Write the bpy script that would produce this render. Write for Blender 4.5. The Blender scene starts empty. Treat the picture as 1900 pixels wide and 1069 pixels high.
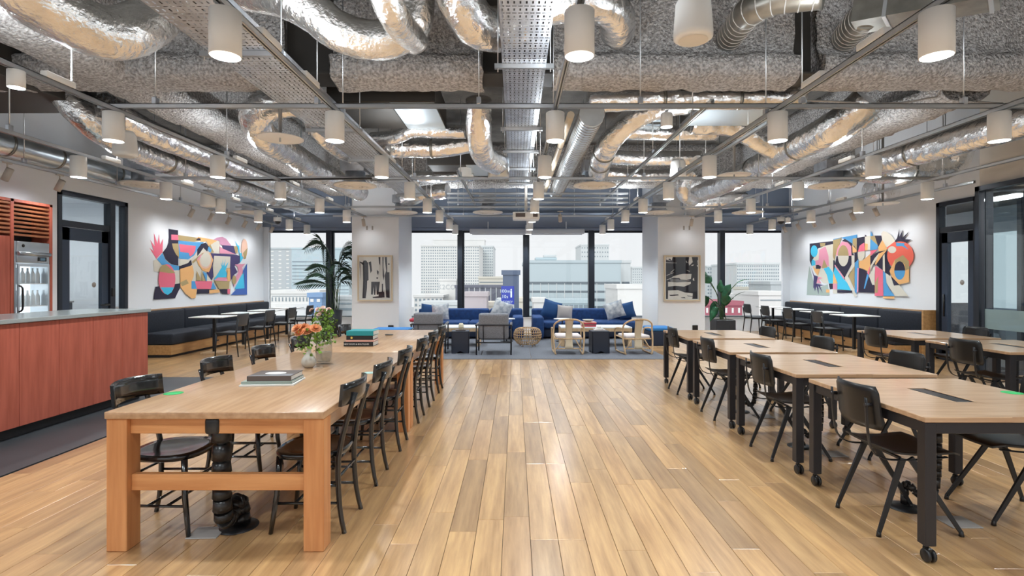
import bpy, bmesh, math, random
from mathutils import Vector, Matrix, noise
D = bpy.data
SC = bpy.context.scene
COL = SC.collection
RND = random.Random(11)
PI = math.pi
# ---------------------------------------------------------------- camera, sky, sun, exposure
H = 1.45                      # camera height
CX, CY, FPX = 956.0, 521.0, 1000.0   # vanishing point and focal length in photo pixels (1900 x 1069)
cam = D.cameras.new('camera')
cam.sensor_width = 36.0
cam.lens = 36.0 * FPX / 1900.0
cam.shift_x = -(CX - 950.0) / 1900.0
cam.shift_y = -(534.5 - CY) / 1900.0
cam.clip_start = 0.05
cam.clip_end = 2000
camo = D.objects.new('camera', cam)
COL.objects.link(camo)
camo.location = (0, 0, H)
camo.rotation_euler = (PI / 2, 0, 0)
SC.camera = camo
wd = D.worlds.new('sky')
SC.world = wd
wd.use_nodes = True
wd.node_tree.nodes['Background'].inputs[0].default_value = (0.91, 0.93, 0.95, 1)
wd.node_tree.nodes['Background'].inputs[1].default_value = 1.03
sun = D.lights.new('sun', 'SUN')
sun.energy = 1.6
sun.angle = math.radians(50)
suno = D.objects.new('sun', sun)
COL.objects.link(suno)
suno.rotation_euler = (math.radians(48), 0, math.radians(-14))
SC.view_settings.view_transform = 'Standard'
SC.view_settings.look = 'None'
SC.view_settings.gamma = 1
SC.view_settings.use_curve_mapping = False
SC.view_settings.exposure = 0.0
LAMP_W = 110.0
UP_W = 11.0
# ---------------------------------------------------------------- helpers
def P(px, py, Y):
    return Vector(((px - CX) * Y / FPX, Y, H - (py - CY) * Y / FPX))
def FL(px, py, z=0.0):
    Y = FPX * (H - z) / (py - CY)
    return Vector(((px - CX) * Y / FPX, Y, z))
def nodes_of(m):
    m.use_nodes = True
    nt = m.node_tree
    return nt, nt.nodes, nt.links, nt.nodes['Principled BSDF']
MATS = {}
def mat(name, col, rough=0.5, metal=0.0, var=0.0, scale=6.0, stretch=(1, 1, 1), bump=0.0, bscale=60.0,
        col2=None, detail=4, spec=0.5, coat=0.0, world=False, bdist=0.01, emit=0, trans=0.0, vor=False, bdetail=3):
    m = D.materials.new(name)
    nt, N, L, bs = nodes_of(m)
    bs.inputs['Base Color'].default_value = (*col, 1)
    bs.inputs['Roughness'].default_value = rough
    bs.inputs['Metallic'].default_value = metal
    bs.inputs['Specular IOR Level'].default_value = spec
    if coat: bs.inputs['Coat Weight'].default_value = coat; bs.inputs['Coat Roughness'].default_value = 0.12
    if trans: bs.inputs['Transmission Weight'].default_value = trans
    if emit:
        bs.inputs['Emission Color'].default_value = (*col, 1)
        bs.inputs['Emission Strength'].default_value = emit
    vecout = None
    if var or col2 or bump:
        if world:
            g = N.new('ShaderNodeNewGeometry'); src = g.outputs['Position']
        else:
            g = N.new('ShaderNodeTexCoord'); src = g.outputs['Object']
        mp = N.new('ShaderNodeMapping'); mp.inputs['Scale'].default_value = stretch
        L.new(src, mp.inputs['Vector']); vecout = mp.outputs[0]
    if var or col2:
        nz = N.new('ShaderNodeTexNoise'); nz.inputs['Scale'].default_value = scale
        nz.inputs['Detail'].default_value = detail
        L.new(vecout, nz.inputs['Vector'])
        cr = N.new('ShaderNodeValToRGB')
        c2 = col2 if col2 else tuple(max(0, c * (1 - var)) for c in col)
        c1 = col if col2 else tuple(min(1, c * (1 + var)) for c in col)
        cr.color_ramp.elements[0].position = 0.34; cr.color_ramp.elements[1].position = 0.66
        cr.color_ramp.elements[0].color = (*c2, 1); cr.color_ramp.elements[1].color = (*c1, 1)
        L.new(nz.outputs['Fac'], cr.inputs[0]); L.new(cr.outputs[0], bs.inputs['Base Color'])
    if bump:
        if vor:
            nb = N.new('ShaderNodeTexVoronoi'); nb.inputs['Scale'].default_value = bscale; hh = nb.outputs['Distance']
        else:
            nb = N.new('ShaderNodeTexNoise'); nb.inputs['Scale'].default_value = bscale
            nb.inputs['Detail'].default_value = bdetail; hh = nb.outputs['Fac']
        L.new(vecout, nb.inputs['Vector'])
        bp = N.new('ShaderNodeBump'); bp.inputs['Strength'].default_value = bump; bp.inputs['Distance'].default_value = bdist
        L.new(hh, bp.inputs['Height']); L.new(bp.outputs[0], bs.inputs['Normal'])
    MATS[name] = m
    return m
def wood(name, ca, cb, stretch, scale=3.0, rough=0.4, coat=0.0, spec=0.4):
    return mat(name, ca, rough, 0, col2=cb, scale=scale, stretch=stretch, detail=6, coat=coat, spec=spec,
               bump=0.04, bscale=scale * 8)
def glassmat(name, tint=(0.96, 0.98, 0.98), refl=0.05, rough=0.0):
    m = D.materials.new(name); m.use_nodes = True
    nt = m.node_tree; N = nt.nodes; L = nt.links
    N.clear()
    out = N.new('ShaderNodeOutputMaterial'); mx = N.new('ShaderNodeMixShader')
    tr = N.new('ShaderNodeBsdfTransparent'); tr.inputs[0].default_value = (*tint, 1)
    gl = N.new('ShaderNodeBsdfGlossy'); gl.inputs['Roughness'].default_value = rough
    lw = N.new('ShaderNodeLayerWeight'); lw.inputs[0].default_value = .5      # facing is symmetric for both sides of a pane
    pw = N.new('ShaderNodeMath'); pw.operation = 'POWER'; pw.inputs[1].default_value = 5; L.new(lw.outputs['Facing'], pw.inputs[0])
    fr = N.new('ShaderNodeMath'); fr.operation = 'MULTIPLY_ADD'; fr.inputs[1].default_value = 1 - refl; fr.inputs[2].default_value = refl; fr.use_clamp = True
    L.new(pw.outputs[0], fr.inputs[0])
    L.new(fr.outputs[0], mx.inputs[0]); L.new(tr.outputs[0], mx.inputs[1]); L.new(gl.outputs[0], mx.inputs[2])
    L.new(mx.outputs[0], out.inputs[0])
    MATS[name] = m
    return m
class MB:
    def __init__(self):
        self.v = []; self.f = []; self.s = []; self.m = []
    def add(self, vs, fs, smooth=False, mi=0):
        o = len(self.v)
        self.v += [tuple(p) for p in vs]
        for f in fs:
            self.f.append(tuple(i + o for i in f)); self.s.append(smooth); self.m.append(mi)
        return self
    def box(self, x0, x1, y0, y1, z0, z1, mi=0, M=None):
        vs = [Vector((x, y, z)) for z in (z0, z1) for y in (y0, y1) for x in (x0, x1)]
        if M is not None: vs = [M @ p for p in vs]
        return self.add(vs, [(0, 2, 3, 1), (4, 5, 7, 6), (0, 1, 5, 4), (2, 6, 7, 3), (0, 4, 6, 2), (1, 3, 7, 5)], False, mi)
    def rbox(self, x0, x1, y0, y1, z0, z1, r=0.01, seg=2, mi=0, M=None):
        bm = bmesh.new()
        bmesh.ops.create_cube(bm, size=1)
        for v in bm.verts:
            v.co = Vector((x0 + (v.co.x + .5) * (x1 - x0), y0 + (v.co.y + .5) * (y1 - y0), z0 + (v.co.z + .5) * (z1 - z0)))
        r = min(r, .49 * min(x1 - x0, y1 - y0, z1 - z0))
        bmesh.ops.bevel(bm, geom=bm.edges[:], offset=r, segments=seg, affect='EDGES', profile=0.5)
        bm.verts.index_update()
        vs = [(M @ v.co) if M is not None else v.co.copy() for v in bm.verts]
        fs = [tuple(v.index for v in f.verts) for f in bm.faces]
        bm.free()
        return self.add(vs, fs, seg > 1, mi)
    def bar(self, p0, p1, w, h, up=(0, 0, 1), mi=0, w1=None, h1=None):
        p0 = Vector(p0); p1 = Vector(p1); d = (p1 - p0).normalized(); up = Vector(up)
        s = d.cross(up)
        if s.length < 1e-4: s = d.cross(Vector((1, 0, 0)))
        s.normalize(); u = s.cross(d).normalized()
        w1 = w if w1 is None else w1; h1 = h if h1 is None else h1
        vs = []
        for p, a, b in ((p0, w, h), (p1, w1, h1)):
            for sx, sy in ((-1, -1), (1, -1), (1, 1), (-1, 1)):
                vs.append(p + s * sx * a / 2 + u * sy * b / 2)
        return self.add(vs, [(3, 2, 1, 0), (4, 5, 6, 7), (0, 1, 5, 4), (1, 2, 6, 5), (2, 3, 7, 6), (3, 0, 4, 7)], False, mi)
    def tube(self, pts, r, n=8, cap=True, closed=False, smooth=True, flat=None, wr=0.0, mi=0, seed=0):
        pts = [Vector(p) for p in pts]; k = len(pts)
        rs = r if isinstance(r, (list, tuple)) else [r] * k
        T = []
        for i in range(k):
            a = pts[i - 1] if (i > 0 or closed) else pts[i]
            b = pts[(i + 1) % k] if (i < k - 1 or closed) else pts[i]
            t = (b - a); t = t.normalized() if t.length > 1e-9 else Vector((0, 0, 1)); T.append(t)
        ref = Vector((0, 0, 1)) if abs(T[0].z) < .9 else Vector((1, 0, 0))
        s = T[0].cross(ref).normalized()
        vs = []; fs = []
        for i in range(k):
            s = (s - T[i] * s.dot(T[i])); s.normalize(); u = T[i].cross(s)
            for j in range(n):
                a = 2 * PI * j / n
                rr = rs[i]
                ca, sa = math.cos(a), math.sin(a)
                if wr:
                    q = Vector((ca * 2.2 + seed, sa * 2.2, i * .9))
                    rr *= 1 + wr * noise.noise(q) + wr * .6 * noise.noise(Vector((ca * 5, sa * 5 + seed, i * .37)))
                if flat: vs.append(pts[i] + s * ca * rr * flat[0] + u * sa * rr * flat[1])
                else: vs.append(pts[i] + s * ca * rr + u * sa * rr)
        m = k if closed else k - 1
        for i in range(m):
            for j in range(n):
                a = i * n + j; b = i * n + (j + 1) % n
                c = ((i + 1) % k) * n + (j + 1) % n; d = ((i + 1) % k) * n + j
                fs.append((a, b, c, d))
        self.add(vs, fs, smooth, mi)
        if cap and not closed:
            o = len(self.v) - len(vs)
            self.f.append(tuple(o + j for j in reversed(range(n)))); self.s.append(False); self.m.append(mi)
            self.f.append(tuple(o + (k - 1) * n + j for j in range(n))); self.s.append(False); self.m.append(mi)
        return self
    def cyl(self, p0, p1, r0, r1=None, n=12, cap=True, mi=0):
        return self.tube([p0, p1], [r0, r0 if r1 is None else r1], n, cap, mi=mi)
    def lathe(self, prof, n=16, c=(0, 0, 0), smooth=True, mi=0, M=None, flute=0.0):
        c = Vector(c); vs = []; fs = []; k = len(prof)
        for (r, z) in prof:
            for j in range(n):
                a = 2 * PI * j / n
                rr = r * (1 + (flute if j % 2 else 0))
                p = Vector((math.cos(a) * rr, math.sin(a) * rr, z))
                vs.append((M @ p if M is not None else p) + c)
        for i in range(k - 1):
            for j in range(n):
                fs.append((i * n + j, i * n + (j + 1) % n, (i + 1) * n + (j + 1) % n, (i + 1) * n + j))
        return self.add(vs, fs, smooth, mi)
    def poly(self, pts, mi=0):
        return self.add(pts, [tuple(range(len(pts)))], False, mi)
    def prism(self, pts, off, mi=0, smooth=False):
        off = Vector(off); n = len(pts)
        a = [Vector(p) for p in pts]; b = [p + off for p in a]
        fs = [tuple(reversed(range(n))), tuple(range(n, 2 * n))]
        self.add(a + b, fs, False, mi)
        o = len(self.v) - 2 * n
        for i in range(n):
            j = (i + 1) % n
            self.f.append((o + i, o + j, o + n + j, o + n + i)); self.s.append(smooth); self.m.append(mi)
        return self
    def grid(self, rows, smooth=True, mi=0, th=None):
        a = len(rows); b = len(rows[0]); vs = [p for r in rows for p in r]
        fs = [(i * b + j, i * b + j + 1, (i + 1) * b + j + 1, (i + 1) * b + j) for i in range(a - 1) for j in range(b - 1)]
        self.add(vs, fs, smooth, mi)
        if th is not None:
            th = Vector(th)
            self.add([Vector(p) + th for p in vs], [tuple(reversed(f)) for f in fs], smooth, mi)
            o = len(self.v) - 2 * len(vs); n = len(vs)
            rim = [j for j in range(b)] + [i * b + b - 1 for i in range(1, a)] + [(a - 1) * b + j for j in range(b - 2, -1, -1)] + [i * b for i in range(a - 2, 0, -1)]
            for i in range(len(rim)):
                p, q = rim[i], rim[(i + 1) % len(rim)]
                self.f.append((o + p, o + n + p, o + n + q, o + q)); self.s.append(False); self.m.append(mi)
        return self
    def build(self, name, m, parent=None, loc=None, rz=0.0, label=None, kind=None):
        me = D.meshes.new(name)
        me.from_pydata(self.v, [], self.f)
        ms = m if isinstance(m, (list, tuple)) else [m]
        for q in ms: me.materials.append(MATS[q] if isinstance(q, str) else q)
        me.polygons.foreach_set('use_smooth', self.s)
        if len(ms) > 1: me.polygons.foreach_set('material_index', self.m)
        me.update()
        o = D.objects.new(name, me); COL.objects.link(o)
        if parent is not None: o.parent = parent
        if loc is not None: o.location = loc
        if rz: o.rotation_euler = (0, 0, rz)
        if label: o['label'] = label
        if kind: o['kind'] = kind
        return o
def tag(o, label, cat, group=None):
    o['label'] = label; o['category'] = cat
    if group: o['group'] = group
    return o
def thing(name, label, cat, loc=(0, 0, 0), rz=0.0, group=None):
    o = D.objects.new(name, None); COL.objects.link(o)
    o.empty_display_size = .1
    o.location = loc; o.rotation_euler = (0, 0, rz)
    return tag(o, label, cat, group)
def struct(o):
    o['kind'] = 'structure'
    return o
def copy_tree(o, parent=None):
    c = o.copy(); COL.objects.link(c)
    if parent is not None: c.parent = parent
    for ch in list(o.children): copy_tree(ch, c)
    return c
def place(proto, first, loc, rz, label, group=None):
    o = proto if first else copy_tree(proto)
    o.location = loc; o.rotation_euler = (0, 0, rz); o['label'] = label
    if group: o['group'] = group
    return o
def smooth_path(pts, step=0.05):
    pts = [Vector(p) for p in pts]
    q = [pts[0] * 2 - pts[1]] + pts + [pts[-1] * 2 - pts[-2]]
    out = []
    for i in range(1, len(q) - 2):
        a, b, c, d = q[i - 1], q[i], q[i + 1], q[i + 2]
        n = max(2, int((c - b).length / step))
        for k in range(n):
            t = k / n
            out.append(.5 * ((2 * b) + (c - a) * t + (2 * a - 5 * b + 4 * c - d) * t * t + (3 * b - a - 3 * c + d) * t ** 3))
    out.append(pts[-1])
    return out
def ell(cx, cy, rx, ry, n=24, a0=0, a1=2 * PI):
    full = abs(a1 - a0 - 2 * PI) < 1e-6
    return [(cx + rx * math.cos(a0 + (a1 - a0) * i / (n if full else n - 1)), cy + ry * math.sin(a0 + (a1 - a0) * i / (n if full else n - 1))) for i in range(n)]
ORD = ['first', 'second', 'third', 'fourth', 'fifth', 'sixth', 'seventh', 'eighth', 'ninth', 'tenth', 'eleventh', 'twelfth']
def text_mesh(txt, size, name, m, parent, M, extrude=0.0):
    cu = D.curves.new(name, 'FONT'); cu.body = txt; cu.size = size; cu.align_x = 'CENTER'; cu.align_y = 'CENTER'
    cu.extrude = extrude; cu.resolution_u = 2
    t = D.objects.new(name + '_tmp', cu)
    COL.objects.link(t)
    dg = bpy.context.evaluated_depsgraph_get()
    me = D.meshes.new_from_object(t.evaluated_get(dg))
    D.objects.remove(t); D.curves.remove(cu)
    me.transform(M); me.materials.clear(); me.materials.append(MATS[m])
    o = D.objects.new(name, me); COL.objects.link(o); o.parent = parent
    return o
# ---------------------------------------------------------------- materials
mat('white_wall', (.84, .865, .90), .75, bump=.03, bscale=150)
mat('warm_wall', (.66, .62, .56), .75, bump=.03, bscale=150)
mat('blackmetal', (.018, .019, .022), .38, .2)
mat('graphite', (.035, .033, .037), .35, .5)
mat('frame_dark', (.022, .028, .04), .4, .3)
mat('lampwhite', (.90, .89, .86), .4)
mat('lampin', (.95, .94, .9), .5, emit=1.2)
mat('galv', (.58, .61, .66), .32, .9, var=.14, scale=9)
mat('strut', (.60, .62, .64), .34, .85)
mat('darksteel', (.30, .29, .26), .35, .85, var=.25, scale=4)
mat('foil', (.92, .92, .91), .20, .95, var=.10, scale=5, bump=.55, bscale=9, bdist=.06, bdetail=5)
mat('foil_net', (.90, .89, .87), .26, .95, var=.12, scale=6, bump=.6, bscale=22, bdist=.03, bdetail=5)
mat('spiral', (.70, .76, .80), .3, .9, var=.1, scale=4)
mat('beige_pipe', (.62, .53, .40), .5)
mat('spray', (.72, .70, .69), .95, col2=(.31, .29, .28), scale=34, detail=5, bump=1.0, bscale=40, bdist=.06, world=True)
mat('slab', (.10, .095, .088), .95, var=.3, scale=3, bump=.6, bscale=40, bdist=.03, world=True)
mat('unitdark', (.05, .045, .04), .6, .3)
mat('unitlight', (.55, .64, .70), .35, .6)
mat('diffuser', (.80, .76, .69), .45)
mat('edgebeam', (.26, .31, .40), .5, .2)
wood('tablewood', (.55, .33, .18), (.43, .24, .12), (14, 1.2, 14), 2.0, .34, coat=.5)
wood('tablewood_x', (.66, .31, .12), (.54, .22, .075), (1.2, 14, 14), 2.0, .4)
wood('tablewood_z', (.66, .30, .115), (.54, .215, .075), (14, 14, 1.0), 2.0, .4)
wood('deskwood', (.58, .38, .23), (.46, .28, .155), (2.0, 18, 18), 1.6, .3, coat=.5)
wood('barwood', (.50, .125, .08), (.38, .088, .052), (10, 10, .9), 2.2, .42)
wood('slatwood', (.36, .13, .055), (.26, .085, .035), (10, 2, 10), 2.2, .45)
wood('palewood', (.66, .47, .29), (.54, .36, .2), (8, 8, 2), 3, .45)
wood('basewood', (.50, .28, .11), (.38, .2, .075), (8, 1, 8), 3, .45)
mat('lacquer', (.010, .010, .011), .16, coat=.6)
mat('plyblack', (.012, .0115, .0115), .34)
mat('plygrey', (.045, .047, .052), .45)
mat('counter', (.42, .45, .44), .22, .35)
mat('kick', (.02, .02, .022), .6)
mat('darktile', (.045, .048, .052), .42, var=.15, scale=2)
mat('banq', (.010, .013, .022), .8, var=.25, scale=40, bump=.3, bscale=400, bdist=.002)
mat('sofa', (.008, .042, .15), .85, var=.25, scale=12, bump=.3, bscale=300, bdist=.002)
mat('ottoman_top', (.03, .17, .42), .8)
mat('navyfab', (.012, .02, .045), .8)
mat('greyfab', (.22, .225, .25), .9, var=.15, scale=60, bump=.3, bscale=300, bdist=.002)
mat('cushnavy', (.012, .06, .18), .85)
mat('cushpale', (.62, .62, .62), .9, col2=(.25, .28, .33), scale=9)
mat('cushgrey', (.42, .38, .36), .9)
mat('rug', (.125, .13, .15), .95, var=.2, scale=80, bump=.4, bscale=500, bdist=.003)
mat('rattan', (.42, .27, .14), .55)
mat('seatpale', (.62, .55, .54), .8)
mat('whitetop', (.78, .77, .76), .3)
mat('sidenavy', (.022, .028, .045), .4)
mat('paper', (.82, .80, .76), .7)
mat('teal', (.02, .28, .30), .5)
mat('bookblack', (.02, .018, .018), .4)
mat('bookgrey', (.24, .24, .25), .5)
mat('booksalmon', (.75, .38, .30), .6)
mat('bookgreen', (.30, .36, .31), .6)
mat('bookbrown', (.12, .09, .08), .5)
mat('gold', (.8, .55, .1), .5)
mat('stickergreen', (.02, .40, .10), .6)
mat('stickergrey', (.35, .52, .46), .6)
mat('ceramic', (.52, .49, .43), .5)
mat('cream', (.72, .66, .5), .5)
mat('leaf', (.16, .30, .035), .55, var=.4, scale=12)
mat('leafdark', (.02, .12, .05), .4, var=.5, scale=5)
mat('palmleaf', (.020, .055, .030), .5, var=.5, scale=5)
mat('stem', (.05, .09, .03), .6)
mat('petal', (.80, .33, .14), .6, var=.2, scale=14)
mat('petalpink', (.85, .62, .52), .6)
mat('plasticblack', (.012, .011, .011), .3)
mat('stainless', (.55, .60, .64), .28, .8)
mat('display', (.05, .10, .14), .2, emit=.6)
mat('fridgeglow', (.86, .93, .97), .6, emit=1.3)
mat('bottlewhite', (.8, .84, .86), .3)
mat('bottleteal', (.35, .55, .58), .3)
mat('doorleaf', (.035, .052, .085), .4, .2)
mat('soil', (.03, .02, .015), .9)
mat('potdark', (.03, .033, .04), .45)
mat('framewood', (.66, .54, .38), .5)
mat('ink', (.025, .022, .032), .7)
mat('blind', (.62, .66, .72), .5)
mat('plastgrey', (.36, .34, .32), .5)
mat('spotbeige', (.56, .50, .44), .5)
mat('frost', (.62, .72, .72), .8)
mat('carpet', (.20, .20, .21), .95)
mat('curtain', (.45, .47, .47), .9)
mat('red', (.5, .03, .06), .6)
glassmat('winglass', (.985, .99, .99), .03)
glassmat('partglass', (.88, .92, .93), .045)
glassmat('vaseglass', (.93, .95, .96), .05, .03)
# ---------------------------------------------------------------- shell
XL, XR, YW = -7.2, 7.87, 15.5
ZS = 4.6
# floor with planks laid towards the windows
pm = D.materials.new('plank_wood'); nt, N, L, bs = nodes_of(pm); MATS['plank'] = pm
g = N.new('ShaderNodeNewGeometry'); oi = N.new('ShaderNodeObjectInfo')
ad = N.new('ShaderNodeMath'); ad.operation = 'ADD'
L.new(g.outputs['Random Per Island'], ad.inputs[0]); L.new(oi.outputs['Random'], ad.inputs[1])
fr = N.new('ShaderNodeMath'); fr.operation = 'FRACT'; L.new(ad.outputs[0], fr.inputs[0])
mul = N.new('ShaderNodeMath'); mul.operation = 'MULTIPLY'; mul.inputs[1].default_value = 40; L.new(fr.outputs[0], mul.inputs[0])
cmb = N.new('ShaderNodeCombineXYZ'); L.new(mul.outputs[0], cmb.inputs[2]); L.new(mul.outputs[0], cmb.inputs[1])
mp = N.new('ShaderNodeMapping'); mp.inputs['Scale'].default_value = (12, 0.9, 1); L.new(g.outputs['Position'], mp.inputs['Vector'])
va = N.new('ShaderNodeVectorMath'); L.new(mp.outputs[0], va.inputs[0]); L.new(cmb.outputs[0], va.inputs[1])
nz = N.new('ShaderNodeTexNoise'); nz.inputs['Scale'].default_value = 1.6; nz.inputs['Detail'].default_value = 7; nz.inputs['Roughness'].default_value = .62
L.new(va.outputs[0], nz.inputs['Vector'])
c1 = N.new('ShaderNodeValToRGB'); e = c1.color_ramp.elements
e[0].position = .3; e[0].color = (.40, .225, .10, 1); e[1].position = .72; e[1].color = (.74, .47, .225, 1)
L.new(nz.outputs['Fac'], c1.inputs[0])
c2 = N.new('ShaderNodeValToRGB'); e = c2.color_ramp.elements
e[0].position = 0; e[0].color = (.66, .62, .60, 1); e[1].position = 1; e[1].color = (1.12, 1.08, 1.0, 1)
for ps, cc in ((.3, (.95, .92, .88, 1)), (.6, (1.05, .98, .88, 1)), (.75, (.82, .76, .74, 1))):
    q = e.new(ps); q.color = cc
L.new(fr.outputs[0], c2.inputs[0])
mx = N.new('ShaderNodeMix'); mx.data_type = 'RGBA'; mx.blend_type = 'MULTIPLY'; mx.inputs[0].default_value = 1
L.new(c1.outputs[0], mx.inputs[6]); L.new(c2.outputs[0], mx.inputs[7]); L.new(mx.outputs[2], bs.inputs['Base Color'])
bs.inputs['Roughness'].default_value = .3; bs.inputs['Specular IOR Level'].default_value = .5; bs.inputs['Coat Weight'].default_value = 1; bs.inputs['Coat Roughness'].default_value = .23; bs.inputs['Coat IOR'].default_value = 2.1
bp = N.new('ShaderNodeBump'); bp.inputs['Strength'].default_value = .06; bp.inputs['Distance'].default_value = .004
L.new(nz.outputs['Fac'], bp.inputs['Height']); L.new(bp.outputs[0], bs.inputs['Normal'])
floor = struct(MB().box(XL - 4, XR + 4, -5.2, YW + .3, -.30, -.012).build('floor', 'kick'))
PW, PL = .155, 1.25
rp = random.Random(3)
planks = []
nx = int((XR - XL) / PW) + 1
for i in range(nx):
    x0 = XL + i * PW; x1 = min(x0 + PW, XR)
    ys = -5.0 if x0 >= -3.82 else 8.12
    y = ys - rp.random() * PL
    while y < YW:
        a, b = max(y, ys), min(y + PL, YW)
        if b - a > .03: planks.append((x0, x1, a, b))
        y += PL
def parea(q):
    x0, x1, a, b = q
    if b < 2.7: return 0
    a = max(a, 2.66)
    cxm = CX + (x0 + x1) / 2 / ((a + b) / 2) * FPX
    if cxm < -40 or cxm > 1940: return 0
    return (x1 - x0) * FPX / a * (H * FPX / a - H * FPX / b)
planks.sort(key=parea, reverse=True)
full = None
rest = MB()
for k, (x0, x1, a, b) in enumerate(planks):
    gx = .0012
    if k < 300:
        if abs(b - a - PL) < 1e-4 and abs(x1 - x0 - PW) < 1e-4:
            if full is None:
                full = MB().rbox(gx, PW - gx, gx, PL - gx, -.012, 0, .0012, 1).build('plank', 'plank', floor)
                o = full
            else:
                o = full.copy(); COL.objects.link(o)
            o.location = (x0, a, 0)
        else:
            MB().rbox(x0 + gx, x1 - gx, a + gx, b - gx, -.012, 0, .0012, 1).build('plank', 'plank', floor)
    else:
        rest.box(x0 + gx, x1 - gx, a + gx, b - gx, -.012, 0)
rest.build('far_planks', 'plank', floor, kind='stuff')
tf = struct(MB().box(XL, -3.822, -5.0, 8.115, -.012, -.001).build('floor', 'darktile'))
struct(MB().box(XL - 4, XL - .16, 7.0, 11.5, -.012, -.001).build('floor', 'carpet'))
struct(MB().box(XR, XR + 4, -2, YW, -.012, -.001).build('floor', 'carpet'))
# ceiling slab
struct(MB().box(XL - 4, XR + 4, -5.2, YW + .4, ZS, ZS + .25).build('ceiling', 'slab'))
# side walls, with the door openings left free
T = .16
w = MB()
w.box(XL - T, XL, 5.0, 8.47, 0, ZS); w.box(XL - T, XL, -5.2, 5.0, 0, .4); w.box(XL - T, XL, -5.2, 5.0, 4.3, ZS)  # near stretch, out of view, opened up to add daylight
for y in (-5.1, -1.9, 1.6): w.box(XL - T, XL, y, y + .15, .4, 4.3)
w.box(XL - T, XL, 8.47, 10.02, 2.9, ZS); w.box(XL - T, XL, 10.02, YW, 0, ZS)
struct(w.build('wall_left', 'white_wall'))
w = MB()
w.box(XR, XR + T, 8.32, 9.13, 2.9, ZS)
w.box(XR, XR + T, 9.13, 10.04, 2.9, ZS); w.box(XR, XR + T, 10.04, YW, 0, ZS)
struct(w.build('wall_right', 'white_wall'))
w = MB(); w.box(7.17, XR + T, -5.2, 8.32, 2.9, ZS); struct(w.build('wall_right', 'warm_wall'))
# rear wall behind the viewer, with unseen openings added to let sky light in
w = MB(); w.box(XL - T, XR + T, -5.2, -5.05, 0, .4); w.box(XL - T, XR + T, -5.2, -5.05, 4.3, ZS)
for i in range(5): w.box(XL + i * 3.6 - .15, XL + i * 3.6 + .15, -5.2, -5.05, .4, 4.3)
struct(w.build('wall_rear', 'white_wall'))
# window wall
w = MB(); w.box(XL - T, XR + T, YW, YW + .35, -.3, .40); w.box(XL - T, XR + T, YW - .02, YW + .35, .385, .40)
struct(w.build('wall_back', 'white_wall'))
w = MB(); w.box(XL - T, XR + T, YW, YW + .35, 2.90, ZS); struct(w.build('wall_back', 'edgebeam'))
eb = MB()
eb.box(XL, XR, YW - .5, YW - .12, 3.28, 3.34); eb.box(XL, XR, YW - .02, YW, 2.90, 2.97)
eb.box(XL, XR, YW - .14, YW - .12, 3.0, 3.30)
eb.box(XL, XR, YW - .16, YW, 2.985, 3.0)
for i in range(28): eb.box(XL + .3 + i * .54, XL + .32 + i * .54, YW - .12, YW, 3.0, 3.28)
struct(eb.build('ceiling_beam', 'edgebeam'))
mull = [.31 + 1.89 * k for k in range(-4, 5)]
for i in range(8):
    a, b = mull[i], mull[i + 1]
    a = max(a, XL + .02); b = min(b, XR - .02)
    wn = D.objects.new('window_%d' % (i + 1), None); COL.objects.link(wn); struct(wn)
    wn.location = ((a + b) / 2, YW + .1, .4)
    def L2(m): 
        m.v = [(p[0] - (a + b) / 2, p[1] - YW - .1, p[2] - .4) for p in m.v]; return m
    m = MB(); m.box(a, b, YW + .14, YW + .152, .42, 2.9); L2(m).build('pane', 'winglass', wn)
    m = MB()
    if i == 0: m.box(a - .02, a + .05, YW + .02, YW + .2, .4, 2.9)
    else: m.box(a - .085, a + .055, YW + .0, YW + .22, .4, 2.9); m.box(a + .06, a + .10, YW + .12, YW + .22, .4, 2.9)
    L2(m).build('mullion', 'frame_dark', wn)
    if i == 7: m = MB(); m.box(b - .05, b + .02, YW + .02, YW + .2, .4, 2.9); L2(m).build('mullion', 'frame_dark', wn)
    m = MB(); m.box(a + .1, b - .085, YW + .1, YW + .2, 2.84, 2.9); L2(m).build('head_rail', 'frame_dark', wn)
    m = MB(); m.box(a + .1, b - .085, YW + .1, YW + .2, .4, .44); L2(m).build('sill_rail', 'stainless', wn)
m = MB(); m.box(XR + T, XR + 4, YW, YW + .35, -.3, .75); m.box(XR + T, XR + 4, YW, YW + .35, 2.9, 3.3); m.box(XR + 2.0, XR + 2.12, YW, YW + .2, .75, 2.9)
struct(m.build('wall_back', 'white_wall'))
m = MB(); m.box(XR - .22, XR, YW - .08, YW, .4, 3.0); struct(m.build('trim_1', 'white_wall'))
m = MB(); m.box(XL, XL + .14, YW - .08, YW, .4, 3.0); struct(m.build('trim_2', 'white_wall'))
# two broad columns in front of the windows
for (a, b) in ((-4.15, -2.95), (3.62, 4.82)):
    struct(MB().rbox(a, b, 13.68, YW - .13, 0, ZS, .01, 1).build('column', 'white_wall'))
for px in (1290, 725):
    p = P(px, 608, 13.66)
    tag(MB().rbox(p.x - .07, p.x + .07, 13.655, 13.68, p.z - .06, p.z + .06, .006, 1).build('wall_socket', 'plasticblack'),
        'small black wall socket low on the %s column' % ('palm side' if px < 900 else 'banana plant side'), 'socket', 'column sockets')
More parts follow.
